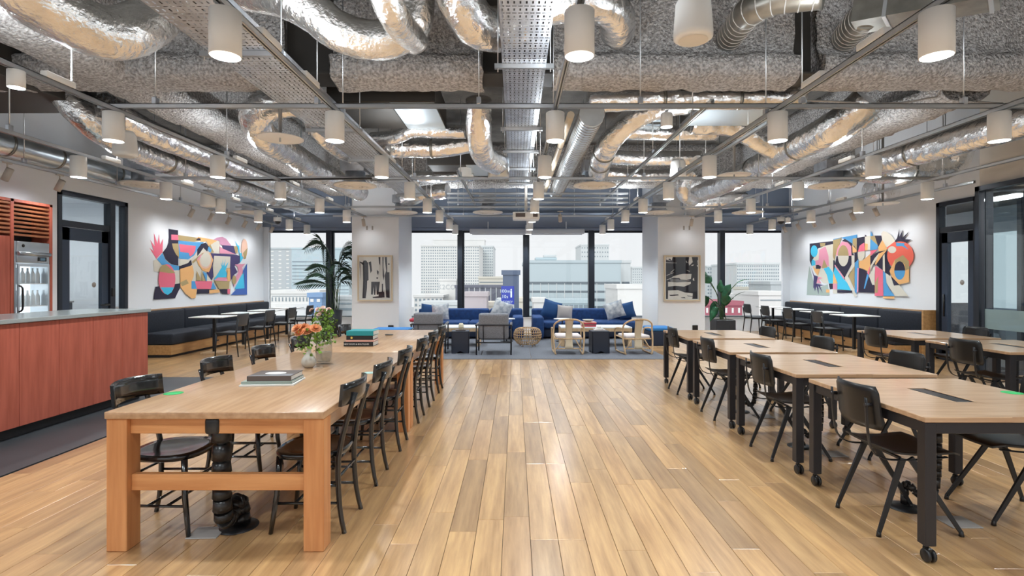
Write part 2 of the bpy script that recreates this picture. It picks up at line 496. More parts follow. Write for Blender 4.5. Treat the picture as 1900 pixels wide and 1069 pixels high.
# sprayed beams
def beam_mesh(p0, p1, along, prof, step=.07, amp=.03, ends=True):
    """prof: list of (side, z) around the section; along 'x' or 'y'."""
    m = MB(); n = max(2, int(abs(p1 - p0) / step)); k = len(prof); vs = []; fs = []
    for i in range(n + 1):
        t = p0 + (p1 - p0) * i / n
        for (s, z) in prof:
            base = Vector((t, s, z)) if along == 'x' else Vector((s, t, z))
            d = Vector((noise.noise(base * 6.0), noise.noise(base * 6.0 + Vector((9, 3, 1))), noise.noise(base * 5.0 + Vector((4, 8, 2)))))
            d2 = Vector((noise.noise(base * 19), noise.noise(base * 19 + Vector((5, 1, 7))), noise.noise(base * 17)))
            vs.append(base + d * amp + d2 * amp * .55)
    for i in range(n):
        for j in range(k):
            fs.append((i * k + j, i * k + (j + 1) % k, (i + 1) * k + (j + 1) % k, (i + 1) * k + j))
    fs.append(tuple(range(k))); fs.append(tuple(n * k + j for j in reversed(range(k))))
    return m.add(vs, fs, True)
def sect(c, wf, zb, zf, ww, zt):
    """I-section: flange half width wf, bottom zb, flange top zf, web half width ww, top zt; rounded bottom"""
    pts = []
    for i in range(9):
        a = PI * i / 8
        pts.append((c - math.cos(a) * wf, zb + (zf - zb) * .55 - math.sin(a) ** .6 * (zf - zb) * .55))
    pts += [(c + wf * .98, zf - .03), (c + wf * .8, zf), (c + ww + .03, zf + .02), (c + ww, zf + .1)]
    pts += [(c + ww, zf + .1 + (zt - zf - .1) * q) for q in (.25, .5, .75, 1)]
    pts += [(c - ww, zf + .1 + (zt - zf - .1) * q) for q in (1, .75, .5, .25)]
    pts += [(c - ww, zf + .1), (c - ww - .03, zf + .02), (c - wf * .8, zf), (c - wf * .98, zf - .03)]
    return pts
BY = 6.0
bprof = sect(BY, .28, 3.60, 3.88, .13, ZS + .02)
for (a, b) in ((-7.3, -2.52), (-1.98, -.36), (.42, 3.04), (3.28, 8.0)):
    struct(beam_mesh(a, b, 'x', bprof).build('ceiling_beam', 'spray'))
sb = MB(); sb.box(XL, XR, BY - .2, BY + .2, 3.68, 3.70); sb.box(XL, XR, BY - .02, BY + .02, 3.7, ZS)
struct(sb.build('ceiling_beam', 'unitdark'))
for cx in (-4.45, 5.35):
    struct(beam_mesh(-1.5 if cx < 0 else 6.4, 13.6, 'y', sect(cx, .30, 3.58, 3.86, .13, ZS + .02)).build('ceiling_beam', 'spray'))
struct(beam_mesh(-7.3, 8.0, 'x', sect(12.6, .25, 3.62, 3.86, .12, ZS + .02), step=.12).build('ceiling_beam', 'spray'))
# ---------------------------------------------------------------- glazed screens to the side rooms
def glazed(name, label, X, s, y0, y1, ztop, door, frost=None):
    """a framed glass screen in the plane x = X; s = +1 when the room lies on its -x side"""
    t = thing(name, label, 'glass screen', (X, (y0 + y1) / 2, 0)); yc = (y0 + y1) / 2
    def sh(m): m.v = [(p[0] - X, p[1] - yc, p[2]) for p in m.v]; return m
    fw = .075
    m = MB(); m.box(X - .06, X + .06, y0, y1, ztop - fw, ztop); m.box(X - .06, X + .06, y0, y0 + fw, 0, ztop); m.box(X - .06, X + .06, y1 - fw, y1, 0, ztop)
    m.box(X - .06, X + .06, y0, y1, 0, .06)
    sh(m).build('frame', 'frame_dark', t)
    return t, sh
# left: door leaf, transom and a narrow side light
t, sh = glazed('glazed_screen', 'black framed glass door screen beside the tall wooden cabinet', XL - .05, 1, 8.48, 10.01, 2.89, True)
m = MB(); m.box(XL - .1, XL + .01, 8.55, 9.62, 2.32, 2.42); m.box(XL - .1, XL + .02, 9.56, 9.68, 0, 2.82); sh(m).build('transom_bar', 'frame_dark', t)
m = MB(); m.box(XL - .06, XL - .045, 8.55, 9.56, 2.42, 2.82); sh(m).build('pane', 'partglass', t)
m = MB(); m.box(XL - .06, XL - .045, 9.68, 9.94, .06, 2.82); sh(m).build('pane', 'partglass', t)
d = MB(); st = .15
d.box(XL - .07, XL - .01, 8.57, 8.57 + st, .06, 2.31); d.box(XL - .07, XL - .01, 9.55 - st, 9.55, .06, 2.31)
d.box(XL - .07, XL - .01, 8.57, 9.55, 2.11, 2.31); d.box(XL - .07, XL - .01, 8.57, 9.55, .06, .30)
dl = sh(d).build('door_leaf', 'doorleaf', t)
m = MB(); m.box(XL - .045, XL - .035, 8.57 + st, 9.55 - st, .30, 2.11); sh(m).build('pane', 'partglass', dl)
m = MB(); m.bar((XL + .05, 9.50, 1.03), (XL + .05, 9.30, 1.03), .025, .025); m.cyl((XL - .01, 9.48, 1.03), (XL + .06, 9.48, 1.03), .02); sh(m).build('handle', 'plasticblack', dl)
m = MB(); m.lathe([(0, 0), (.045, 0), (.045, .004), (0, .004)], 20, (XL - .033, 9.25, 1.38), M=Matrix.Rotation(PI / 2, 4, 'Y')); sh(m).build('door_dot', 'plastgrey', dl)
m = MB(); m.rbox(XL + .01, XL + .035, 9.59, 9.65, 1.17, 1.32, .004, 1); sh(m).build('card_reader', 'plasticblack', t)
m = MB(); m.lathe([(0, 0), (.05, 0), (.05, .004), (0, .004)], 20, (XL - .043, 9.80, .93), M=Matrix.Rotation(PI / 2, 4, 'Y')); sh(m).build('door_dot', 'plastgrey', t)
# right: door
XD = XR + .02
t, sh = glazed('glazed_screen', 'black framed glass door screen beside the colourful mural with the orange eye', XD, 1, 9.14, 10.03, 2.89, True)
m = MB(); m.box(XD - .05, XD + .05, 9.2, 9.96, 2.33, 2.43); sh(m).build('transom_bar', 'frame_dark', t)
m = MB(); m.box(XD - .008, XD + .008, 9.2, 9.96, 2.43, 2.82); sh(m).build('pane', 'partglass', t)
d = MB(); st = .13
d.box(XD - .04, XD + .03, 9.215, 9.215 + st, .06, 2.32); d.box(XD - .04, XD + .03, 9.92 - st, 9.92, .06, 2.32)
d.box(XD - .04, XD + .03, 9.215, 9.92, 2.14, 2.32); d.box(XD - .04, XD + .03, 9.215, 9.92, .06, .28)
dl = sh(d).build('door_leaf', 'doorleaf', t)
m = MB(); m.box(XD - .008, XD + .004, 9.215 + st, 9.92 - st, .28, 2.14); sh(m).build('pane', 'partglass', dl)
m = MB(); m.lathe([(0, 0), (.045, 0), (.045, .004), (0, .004)], 20, (XD - .014, 9.50, 1.42), M=Matrix.Rotation(PI / 2, 4, 'Y')); sh(m).build('door_dot', 'plastgrey', dl)
m = MB(); m.cyl((XD - .05, 9.86, .8), (XD - .05, 9.86, 1.2), .014); sh(m).build('handle', 'plasticblack', dl)
struct(MB().box(7.10, XR + .02, 8.32, 8.40, 0, 2.9).build('wall_return', 'frame_dark')) if False else None
# right: long glass partition standing further into the hall
XP = 7.17
t, sh = glazed('glass_partition', 'long black framed meeting room partition of tall clear panes', XP, 1, -2.0, 8.34, 2.90, False)
m = MB()
for y in (6.6, 4.8, 3.0, 1.2): m.box(XP - .05, XP + .05, y - .035, y + .035, .06, 2.83)
sh(m).build('post', 'frame_dark', t)
ys = [-2.0, 1.2, 3.0, 4.8, 6.6, 8.27]
for i in range(5):
    m = MB(); m.box(XP - .006, XP + .006, ys[i] + .035, ys[i + 1] - .035, .06, 2.83); sh(m).build('pane', 'partglass', t)
    m = MB(); m.box(XP + .008, XP + .011, ys[i] + .035, ys[i + 1] - .035, .72, 1.02); sh(m).build('frosted_band', 'frost', t)
t, sh = glazed('glass_partition', 'narrow glass return pane at the corner of the meeting room', XP + .1, 1, 8.26, 8.34, 2.9, False)
m = MB(); m.box(XP + .06, XR + .02, 8.295, 8.305, .06, 2.83); sh(m).build('pane', 'partglass', t)
m = MB(); m.box(XP + .06, XR + .1, 8.26, 8.34, 2.83, 2.9); m.box(XP + .06, XR + .1, 8.26, 8.34, 0, .06); m.box(XR - .02, XR + .06, 8.26, 8.34, .06, 2.83); sh(m).build('frame', 'frame_dark', t)
t, sh = glazed('glazed_screen', 'narrow glass side light between the meeting room corner and its door', XR + .04, 1, 8.36, 9.13, 2.89, False)
m = MB(); m.box(XR + .034, XR + .046, 8.43, 9.06, .06, 2.82); sh(m).build('pane', 'partglass', t)
# rooms behind the screens
w = MB(); w.box(XR + 3.6, XR + 3.7, -2, 12, 0, 1.0); w.box(XR + 3.6, XR + 3.7, -2, 12, 2.85, 3.2)
for y in (-2, 1.4, 4.8, 8.2, 11.6): w.box(XR + 3.6, XR + 3.7, y, y + .4, 1.0, 2.85)
w.box(XR + 3.6, XR + 3.7, 12, YW, 0, .8); w.box(XR + 3.6, XR + 3.7, 12, YW, 2.6, 3.2); w.box(XR + 3.6, XR + 3.7, 15.2, YW, .8, 2.6)
struct(w.build('wall_meeting_room', 'white_wall'))
struct(MB().box(7.2, XR + 4, -2, 8.3, 3.2, 3.3).box(XR + T, XR + 4, 8.3, YW, 3.2, 3.3).build('ceiling', 'unitdark'))
w = MB(); w.box(XL - 3.4, XL - 3.3, 7.0, 11.6, 0, 3.1); w.box(XL - 3.4, XL - T, 11.5, 11.6, 0, 3.1); w.box(XL - 3.4, XL - T, 7.0, 7.1, 0, 3.1)
struct(w.build('wall_store_room', 'white_wall'))
struct(MB().box(XL - 3.4, XL - T, 7, 11.6, 3.1, 3.2).build('ceiling', 'white_wall'))
for nm, p in (('meeting_light', (9.6, 6.0, 3.1)), ('store_light', (-9.0, 9.3, 3.0))):
    lt = thing(nm.replace('meeting_light', 'panel_light').replace('store_light', 'panel_light'), 'flat white ceiling panel light in the %s' % ('meeting room' if p[0] > 0 else 'room behind the bar door'), 'light', p)
    MB().rbox(-.3, .3, -.6, .6, 0, .05, .01, 1).build('housing', 'lampwhite', lt)
    MB().box(-.28, .28, -.58, .58, -.006, 0).build('diffuser', 'lampin', lt)
    al = D.lights.new('panel', 'AREA'); al.shape = 'RECTANGLE'; al.size = .55; al.size_y = 1.15; al.energy = 60 if p[0] < 0 else 130
    ao = D.objects.new('panel_lamp', al); COL.objects.link(ao); ao.parent = lt; ao.location = (0, 0, -.02)
t = thing('store_cabinet', 'low dark cabinet in the room behind the bar door', 'cabinet', (XL - 2.3, 10.6, 0))
MB().rbox(-.3, .3, -.6, .6, .08, 1.0, .006, 1).build('body', 'sidenavy', t); MB().rbox(-.32, .32, -.62, .62, 1.0, 1.03, .004, 1).build('top', 'plastgrey', t); MB().box(-.28, .28, -.58, .58, 0, .08).build('plinth', 'kick', t)
c = MB()
rows = [[Vector((XL - 1.6 + .05 * math.sin(j * 1.1), 9.0 + j * .05, z)) for j in range(30)] for z in (.1, 1.0, 2.0)]
c.grid(rows, th=(-.01, 0, 0)); tag(c.build('curtain', 'curtain'), 'grey hanging curtain seen through the door by the bar', 'curtain')
# soft chair in the meeting room, seen through the door
t = thing('lounge_chair', 'grey upholstered lounge chair behind the glass door on the mural side', 'chair', (8.9, 10.6, 0))
MB().rbox(-.35, .35, -.35, .35, .25, .45, .06, 3).build('seat', 'greyfab', t)
MB().rbox(-.35, .35, .22, .40, .35, 1.0, .06, 3).build('backrest', 'greyfab', t)
for sx in (-1, 1): MB().rbox(sx * .38 - .07, sx * .38 + .07, -.35, .38, .25, .62, .04, 3).build('armrest', 'greyfab', t)
for sx in (-1, 1):
    for sy in (-1, 1): MB().cyl((sx * .3, sy * .3, 0), (sx * .3, sy * .3, .26), .02).build('leg', 'blackmetal', t)
# ---------------------------------------------------------------- pendants and rails
S = 2.05
ROWS = [-.6, 1.25, 3.107, 4.99, 6.74, 8.54, 10.25, 11.9, 13.7, 15.0]  # rows behind the camera are unseen, added for fill light
COLS = [(-5.77, range(4, 10), 'the bar side wall'), (-3.72, range(0, 8), 'the palm column'), (-1.671, range(0, 10), 'the wide slotted cable tray'),
        (.37, range(0, 10), 'the middle cable tray'), (2.429, range(0, 10), 'the desk aisle'),
        (4.48, range(0, 8), 'the banana plant column'), (6.53, range(5, 10), 'the desk side wall')]  # off-frame near lamps by the palm and banana columns also added as fill
ZR = 3.02      # underside of the long rails
ZB = 2.743     # lamp mouth
def make_pendant(name, r, h):
    t = thing(name, '', 'pendant lamp')
    MB().lathe([(r * .93, 0), (r, .002), (r, h - .004), (r - .006, h), (0, h)], 32).build('shade', 'lampwhite', t)
    MB().lathe([(r * .93, 0), (r * .80, .05), (r * .72, .09), (0, .09)], 32).build('reflector', 'lampin', t)
    MB().cyl((0, 0, h), (0, 0, h + .025), .018, n=8).build('stem', 'strut', t)
    lt = D.lights.new('pendant_light', 'SPOT'); lt.energy = LAMP_W; lt.spot_size = math.radians(125); lt.spot_blend = .7
    lt.shadow_soft_size = .06; lt.color = (.86, .95, 1)
    lo = D.objects.new('bulb', lt); COL.objects.link(lo); lo.parent = t; lo.location = (0, 0, .03)
    return t
def make_added_uplight():  # upward light added to the rail boxes to brighten the ceiling
    t = thing('added_rail_uplight', '', 'light')
    MB().rbox(-.03, .03, -.14, .14, 0, .05, .006, 2).build('housing', 'lampwhite', t)
    MB().box(-.024, .024, -.13, .13, .0505, .052).build('lens', 'lampin', t)
    al = D.lights.new('added_fill', 'AREA'); al.shape = 'RECTANGLE'; al.size = .05; al.size_y = .26; al.energy = UP_W; al.color = (.88, .95, 1)
    ao = D.objects.new('added_up_fill', al); COL.objects.link(ao); ao.parent = t; ao.location = (0, 0, .056); ao.rotation_euler = (PI, 0, 0)
    return t
upl = make_added_uplight()
pend = make_pendant('pendant_lamp', .0865, .262)
first = True
for cx, rows, where in COLS:
    for k, r in enumerate(reversed(rows)):
        x = cx
        if cx == -5.77: x = -5.40 - .4 * (ROWS[r] - 5.2) / 9.9
        place(pend, first, (x, ROWS[r], ZB), 0, 'white cylinder pendant on the rail by %s, %s from the windows' % (where, ORD[k]), 'cylinder pendants on the rails')
        if r < 9: place(upl, upl['label'] == '', (x, ROWS[r] + (-.6 if r == 3 else .55), ZR + .0405), 0, 'slim white rail box with added light by %s, %s in line' % (where, ORD[k]), 'rail boxes with added light')
        first = False
small = make_pendant('pendant_lamp', .055, .13)
for i, (px, py, Y, lab) in enumerate(((30, 163, 4.02, 'small white cylinder spot hanging under the near end of the bar side rail'), (1237, 236, 5.05, 'small white cylinder spot on the cross rail between middle tray and desks'),
                       (1462, 414, 12.9, 'small white cylinder lamp beside the dome camera'))):
    p = P(px, py, Y)
    place(small, i == 0, p, 0, lab, 'small cylinder spots')
def channel(m, p0, p1, w=.041, h=.041):
    """an open strut channel: base on top, two lips below"""
    p0 = Vector(p0); p1 = Vector(p1)
    d = (p1 - p0).normalized(); s = d.cross(Vector((0, 0, 1))).normalized()
    u = Vector((0, 0, 1))
    m.bar(p0 + u * (h - .003), p1 + u * (h - .003), w, .006)
    for q in (-1, 1):
        m.bar(p0 + s * q * (w / 2 - .002) + u * h / 2, p1 + s * q * (w / 2 - .002) + u * h / 2, .004, h)
        m.bar(p0 + s * q * (w / 2 - .007) + u * .002, p1 + s * q * (w / 2 - .007) + u * .002, .012, .004)
def rail(name, label, p0, p1, rods, ztop=ZS, group=None, w=.041):
    p0 = Vector(p0); p1 = Vector(p1)
    t = thing(name, label, 'rail', p0, 0, group)
    m = MB(); channel(m, (0, 0, 0), p1 - p0, w); m.build('channel', 'strut', t)
    for f in rods:
        q = (p1 - p0) * f
        MB().cyl(q + Vector((0, 0, .03)), q + Vector((0, 0, ztop - p0.z)), .0065, n=6).build('hanger_rod', 'strut', t)
        MB().rbox(q.x - .02, q.x + .02, q.y - .03, q.y + .03, .035, .10, .004, 1).build('hanger_bracket', 'galv', t)
    return t
def rf(n): return [(i + .35) / n for i in range(n)]
for cx, rows, where in COLS:
    y1 = 13.4 if 3 < abs(cx) < 5 else 15.2
    y0 = -1.2 if abs(cx) < 5 else (5.2 if cx < 0 else 6.2)
    if cx < -5: rail('lighting_rail', 'galvanised lamp rail running to the windows by ' + where, (-5.40, 5.2, ZR), (-5.8, 15.1, ZR), rf(6), group='lamp rails')
    else: rail('lighting_rail', 'galvanised lamp rail running to the windows by ' + where, (cx, y0, ZR), (cx, y1, ZR), rf(6), group='lamp rails')
for i, (Y, a, b) in enumerate(((ROWS[3], -3.9, 6.7), (ROWS[5], -5.9, 6.9), (ROWS[7], -6.2, 6.8), (13.55, -4.6, 5.2))):
    rail('cross_rail', 'galvanised cross rail spanning the hall, %s from the windows' % ORD[3 - i], (a, Y + .06, ZR + .046), (b, Y + .06, ZR + .046), rf(7), group='cross rails')
# extra conduit rails right of the middle
rail('conduit_rail', 'thin upper conduit rail above the aisle edge of the desks', (2.05, 5.6, 3.30), (2.05, 12.8, 3.30), rf(4), group='conduit rails')
rail('conduit_rail', 'thin upper conduit rail over the desk row', (3.05, 6.5, 3.34), (3.05, 12.8, 3.34), rf(4), group='conduit rails')
rail('conduit_rail', 'thin upper conduit rail over the lounge side of the long table', (-.95, 8.9, 3.24), (-.95, 12.8, 3.24), rf(3), group='conduit rails')
for i, (py, Y) in enumerate(((361, 11.45), (369, 11.85), (377, 12.2), (385, 13.4))):
    a, b = P(830, py, Y), P(1165, py, Y)
    rail('conduit_rail', 'pale cross conduit above the lounge edge, %s from the windows' % ORD[3 - i], a, b, (.06, .5, .94), group='conduit rails', w=.06)
rail('track_rail', 'spotlight rail along the wall above the mural with the red hand', (-6.55, 6.6, 2.98), (-6.55, 15.0, 2.98), rf(5), group='wall spotlight rails')
rail('track_rail', 'spotlight rail along the wall above the mural with the orange eye', (7.2, 8.45, 2.98), (7.2, 15.0, 2.98), rf(4), group='wall spotlight rails')
# cable trays
def tray(label, x0, x1, y0, y1, z, hang):
    t = thing('cable_tray', label, 'cable tray', ((x0 + x1) / 2, y0, z), 0, 'perforated cable trays')
    w = x1 - x0; m = MB(); nc = int(w / .042); cw = w / nc; nr = int((y1 - y0) / .05); cl = (y1 - y0) / nr
    for r in range(nr):
        for c in range(nc):
            ax = -w / 2 + c * cw; ay = r * cl; mx_, my_ = ax + cw / 2, ay + cl / 2
            lng = (r + c // 2) % 2 == 0
            hx, hy = (.0065, .017) if r % 2 else (.016, .0055)
            o = [(ax, ay, 0), (ax + cw, ay, 0), (ax + cw, ay + cl, 0), (ax, ay + cl, 0)]
            i = [(mx_ - hx, my_ - hy, 0), (mx_ + hx, my_ - hy, 0), (mx_ + hx, my_ + hy, 0), (mx_ - hx, my_ + hy, 0)]
            m.add(o + i, [(0, 4, 5, 1), (1, 5, 6, 2), (2, 6, 7, 3), (3, 7, 4, 0)])
    m.build('tray_bed', 'galv', t)
    for s in (-1, 1):
        MB().box(s * w / 2 - .002, s * w / 2 + .002, 0, y1 - y0, 0, .07).box(s * (w / 2 - .012) - .01, s * (w / 2 - .012) + .01, 0, y1 - y0, .07, .074).build('side_rail', 'galv', t)
    c = MB()
    for q in (-.3, -.12, .1, .3):
        pts = [(q * w + .02 * noise.noise(Vector((q * 9, k * .7, 0))), k * (y1 - y0) / 40, .012 + .006 * noise.noise(Vector((k, q, 2)))) for k in range(41)]
        c.tube(pts, .010, 6)
    c.build('cables', 'plasticblack', t)
    for y in hang:
        h = MB(); a = w / 2 + .07
        channel(h, (-a, y - y0, -.042), (a, y - y0, -.042)); hb = h.build('trapeze_bar', 'strut', t)
        for s in (-1, 1):
            MB().cyl((s * (a - .03), y - y0, -.07), (s * (a - .03), y - y0, ZS - z), .006, n=6).build('hanger_rod', 'strut', t)
    return t
tray('wide slotted galvanised cable tray beside the long table', -2.47, -1.93, 1.6, 11.7, 3.30, (2.6, 4.35, 6.55, 8.2, 9.9, 11.5))
tray('slotted galvanised cable tray down the middle of the hall', -.116, .277, 1.6, 11.1, 3.40, (3.4, 4.85, 6.85, 8.05, 9.3, 10.7))
MB_ = MB
# ---------------------------------------------------------------- ducts
def duct(label, pts, r, m='foil', wr=.055, n=22, step=.05, name='foil_duct', straps=(), group=None, ring=False, seed=0):
    p = smooth_path(pts, step)
    t = thing(name, label, 'duct', p[0], 0, group)
    o = p[0]
    q = [a - o for a in p]
    b = MB()
    if ring: b.tube(q, r, n, smooth=True)
    else: b.tube(q, r, n, wr=wr, seed=seed)
    b.build('duct_skin', m, t)
    if ring:
        L_ = sum((q[i + 1] - q[i]).length for i in range(len(q) - 1)); hx = []
        nn = int(L_ / .11 * 14); acc = [0]
        for i in range(len(q) - 1): acc.append(acc[-1] + (q[i + 1] - q[i]).length)
        j = 0
        for k in range(nn):
            s_ = L_ * k / nn
            while acc[j + 1] < s_: j += 1
            f_ = (s_ - acc[j]) / max(1e-6, acc[j + 1] - acc[j]); c_ = q[j].lerp(q[j + 1], f_); tg = (q[j + 1] - q[j]).normalized()
            sd = tg.cross(Vector((0, 0, 1))).normalized(); up = sd.cross(tg); an = 2 * PI * k / 14
            hx.append(c_ + (sd * math.cos(an) + up * math.sin(an)) * r * 1.012)
        MB().tube(hx, .0065, 4).build('spiral_seam', 'plastgrey', t)
    for f in straps:
        i = min(len(q) - 2, max(1, int(f * len(q))))
        d = (q[i + 1] - q[i]).normalized() * .02
        MB().cyl(q[i] - d, q[i] + d, r * 1.035, n=24).build('strap', 'darksteel', t)
    return t
G = 'insulated ceiling ducts'
duct('netted foil duct bent in a U above the bar', [P(-70, -90, 3.3), P(40, -18, 3.6), P(130, 36, 3.9), P(190, 60, 4.1), P(250, 55, 4.3), P(300, 15, 4.5), P(345, -60, 4.6)], .195, 'foil_net', .05, seed=1, group=G)
duct('netted foil duct sagging beside the wide slotted tray', [P(430, -25, 4.6), P(520, -8, 4.65), P(580, 22, 4.75), P(625, 56, 4.85), P(680, 74, 4.95), P(735, 68, 5.0), P(768, 35, 5.0), P(770, -40, 5.0)], .175, 'foil_net', .05, seed=2, group=G)
duct('short netted foil duct dropping between the two sagging bends', [P(705, -40, 4.3), P(722, 10, 4.4), P(745, 50, 4.7), P(770, 74, 5.1)], .13, 'foil_net', .05, seed=12, group=G)
duct('bulging foil duct left of the middle tray', [P(835, -60, 4.7), P(852, -5, 4.75), P(880, 42, 4.9), P(920, 55, 5.1), P(965, 40, 5.2)], .2, 'foil', .07, seed=3, group=G)
duct('foil duct elbow right of the middle tray', [P(1010, 10, 4.9), P(1065, 2, 4.9), P(1112, 4, 5.0), P(1142, 28, 5.2), P(1146, 60, 5.55)], .175, 'foil', .07, seed=4, group=G)
duct('dark spiral duct piercing the sprayed beam by the ceiling speaker', [P(1352, 72, 5.84), P(1375, 40, 5.3), P(1395, 18, 5.0), P(1440, -2, 4.8), P(1530, -14, 4.6)], .135, 'darksteel', 0, ring=True, name='spiral_duct', group=G, step=.04)
duct('short dark round duct piercing the sprayed beam by the square trunking', [P(1568, 72, 5.84), P(1590, 45, 5.35), P(1610, 25, 5.05)], .14, 'darksteel', 0, ring=True, name='spiral_duct', group=G, step=.04)
a, b = P(1590, 22, 5.1), P(1860, -30, 4.4)
m = MB(); d = b - a; m.bar((0, 0, 0), d, .34, .30)
t = thing('square_duct', 'grey square sheet metal trunking above the near desks', 'duct', a); m.build('casing', 'darksteel', t)
for f in (.25, .6, .95):
    q = d * f; e = d.normalized() * .015; MB().bar(q - e, q + e, .36, .32).build('flange', 'strut', t)
# beyond the beam
duct('long foil duct running to the windows nearest the bar wall', [P(122, 176, 6.55), P(160, 218, 6.65), P(205, 252, 6.95), (-5.45, 7.7, 3.33), (-5.45, 9.2, 3.30), (-5.4, 11.2, 3.3), (-5.3, 13.6, 3.3)], .18, 'foil', .05, seed=5, group=G, straps=(.3, .55, .8))
duct('long foil duct running to the windows under the bar side beam', [(-5.05, 6.6, 3.6), (-4.98, 7.4, 3.47), (-4.9, 9.2, 3.44), (-4.9, 11.4, 3.42), (-4.85, 13.3, 3.4)], .165, 'foil', .05, seed=6, group=G, straps=(.35, .7))
duct('foil duct hooking under the sprayed beam beside the wide tray', [P(560, 188, 6.75), P(510, 192, 6.7), P(474, 215, 6.75), P(492, 255, 7.2), (-3.4, 8.2, 3.37), (-3.4, 9.6, 3.35), (-3.35, 11.6, 3.35)], .19, 'foil', .06, seed=7, group=G)
duct('foil duct sagging behind the wide slotted tray', [P(578, 205, 7.85), P(592, 240, 7.95), P(630, 275, 8.6), P(690, 300, 9.6)], .16, 'foil', .06, seed=8, group=G)
duct('foil duct dropping left of the middle tray towards a metal drum', [P(888, 185, 7.0), P(889, 245, 7.3), P(896, 286, 7.8), P(922, 305, 8.3)], .17, 'foil', .06, seed=9, group=G)
duct('bright spiral duct running to the windows right of the middle tray', [(.92, 6.45, 3.45), (.92, 8.0, 3.45), (.92, 10.0, 3.45), (.92, 12.2, 3.45)], .152, 'spiral', 0, ring=True, name='spiral_duct', group=G, step=.03)
duct('thin beige drain pipe beside the bright spiral duct', [(.66, 6.4, 3.42), (.66, 8.5, 3.42), (.66, 11.8, 3.42)], .045, 'beige_pipe', 0, n=12, step=.5, name='drain_pipe', group=G, straps=(.3, .6))
duct('foil duct bending down to a round air diffuser right of the spiral duct', [P(1300, 188, 7.3), P(1236, 194, 7.3), P(1183, 215, 7.4), P(1140, 252, 7.7), P(1118, 290, 8.2), P(1110, 320, 8.7)], .165, 'foil', .05, seed=10, group=G, straps=(.72, .86))
duct('foil duct lying across behind the sprayed beam over the aisle', [P(1090, 190, 6.53), P(1230, 184, 6.53), P(1370, 184, 6.53), P(1490, 180, 6.5)], .125, 'foil', .07, seed=11, group=G, straps=(.35, .7))
duct('foil duct elbow joining the long duct above the desks', [P(1282, 228, 8.0), P(1360, 232, 8.0), P(1405, 258, 8.05), P(1450, 282, 8.3)], .17, 'foil', .06, seed=13, group=G)
duct('long foil duct running to the windows above the desks', [P(1612, 184, 6.58), P(1590, 204, 6.7), (4.1, 7.1, 3.42), (4.1, 8.6, 3.38), (4.1, 10.2, 3.36), (4.05, 12.0, 3.36)], .2, 'foil', .05, seed=14, group=G, straps=(.25, .5))
duct('short second foil duct lying along the long duct above the desks', [P(1622, 205, 6.9), P(1560, 246, 7.2), P(1485, 280, 8.0), P(1430, 306, 9.0)], .13, 'foil', .06, seed=15, group=G)
duct('foil duct running to the windows near the desk side wall', [(5.95, 5.9, 3.3), (5.9, 7.2, 3.32), (5.9, 8.4, 3.35), (5.75, 9.6, 3.36)], .19, 'foil', .06, seed=16, group=G, straps=(.55,))
duct('fat foil duct turning along the desk side wall', [P(1590, 312, 9.2), P(1640, 314, 9.2), P(1700, 312, 9.2), P(1755, 306, 9.15), P(1775, 280, 9.05), P(1770, 240, 9.0)], .24, 'foil', .06, seed=17, group=G, straps=(.42,))
duct('lower foil duct lying across near the desk side wall', [P(1610, 352, 11.2), P(1660, 356, 11.2), P(1720, 352, 11.2)], .2, 'foil', .07, seed=18, group=G, straps=(.5,))
duct('silver duct with dark straps along the bar side wall', [(-6.95, 6.4, 3.32), (-6.9, 7.4, 3.3), (-6.85, 8.6, 3.28), (-6.75, 9.6, 3.25)], .165, 'spiral', .03, seed=19, group=G, straps=(.28, .52, .85))
duct('foil duct lying across above the long table', [P(690, 258, 8.1), P(735, 255, 8.0), P(765, 242, 7.9), P(800, 243, 7.9), P(865, 245, 7.9)], .10, 'foil', .08, seed=20, group=G)
duct('wide sagging foil duct lying across above the long table', [P(715, 275, 8.4), P(770, 275, 8.4), P(820, 275, 8.4), P(872, 266, 8.4)], .145, 'foil', .07, seed=21, group=G, straps=(.55,))
duct('far foil duct lying across beyond the sagging one', [P(735, 325, 10.6), P(800, 328, 10.6), P(880, 326, 10.6)], .11, 'foil', .06, seed=22, group=G)
duct('foil duct lying across behind the bent diffuser duct', [P(1150, 244, 8.4), P(1230, 246, 8.4), P(1330, 246, 8.4)], .12, 'foil', .06, seed=23, group=G)
duct('second foil duct lying across behind the bent diffuser duct', [P(1130, 292, 9.6), P(1210, 294, 9.6), P(1300, 293, 9.6)], .125, 'foil', .05, seed=24, group=G)
duct('third foil duct lying across behind the bent diffuser duct', [P(1120, 322, 10.6), P(1200, 326, 10.6), P(1290, 322, 10.6)], .12, 'foil', .05, seed=25, group=G)
duct('stubby foil duct hanging by the banana plant side beam', [P(1275, 300, 9.8), P(1272, 330, 9.9), P(1268, 358, 10.0), P(1285, 372, 10.6)], .13, 'foil', .08, seed=26, group=G)
duct('foil duct reaching the diffuser by the palm side column', [(-2.75, 13.0, 3.4), (-2.4, 12.7, 3.4), (-2.1, 12.2, 3.42), (-1.5, 12.0, 3.45)], .17, 'foil', .05, seed=27, group=G)
duct('foil duct reaching the diffuser by the banana plant side column', [(5.55, 13.0, 3.42), (5.1, 12.9, 3.34), (4.5, 12.9, 3.3), (4.0, 12.8, 3.3)], .16, 'foil', .06, seed=28, group=G)
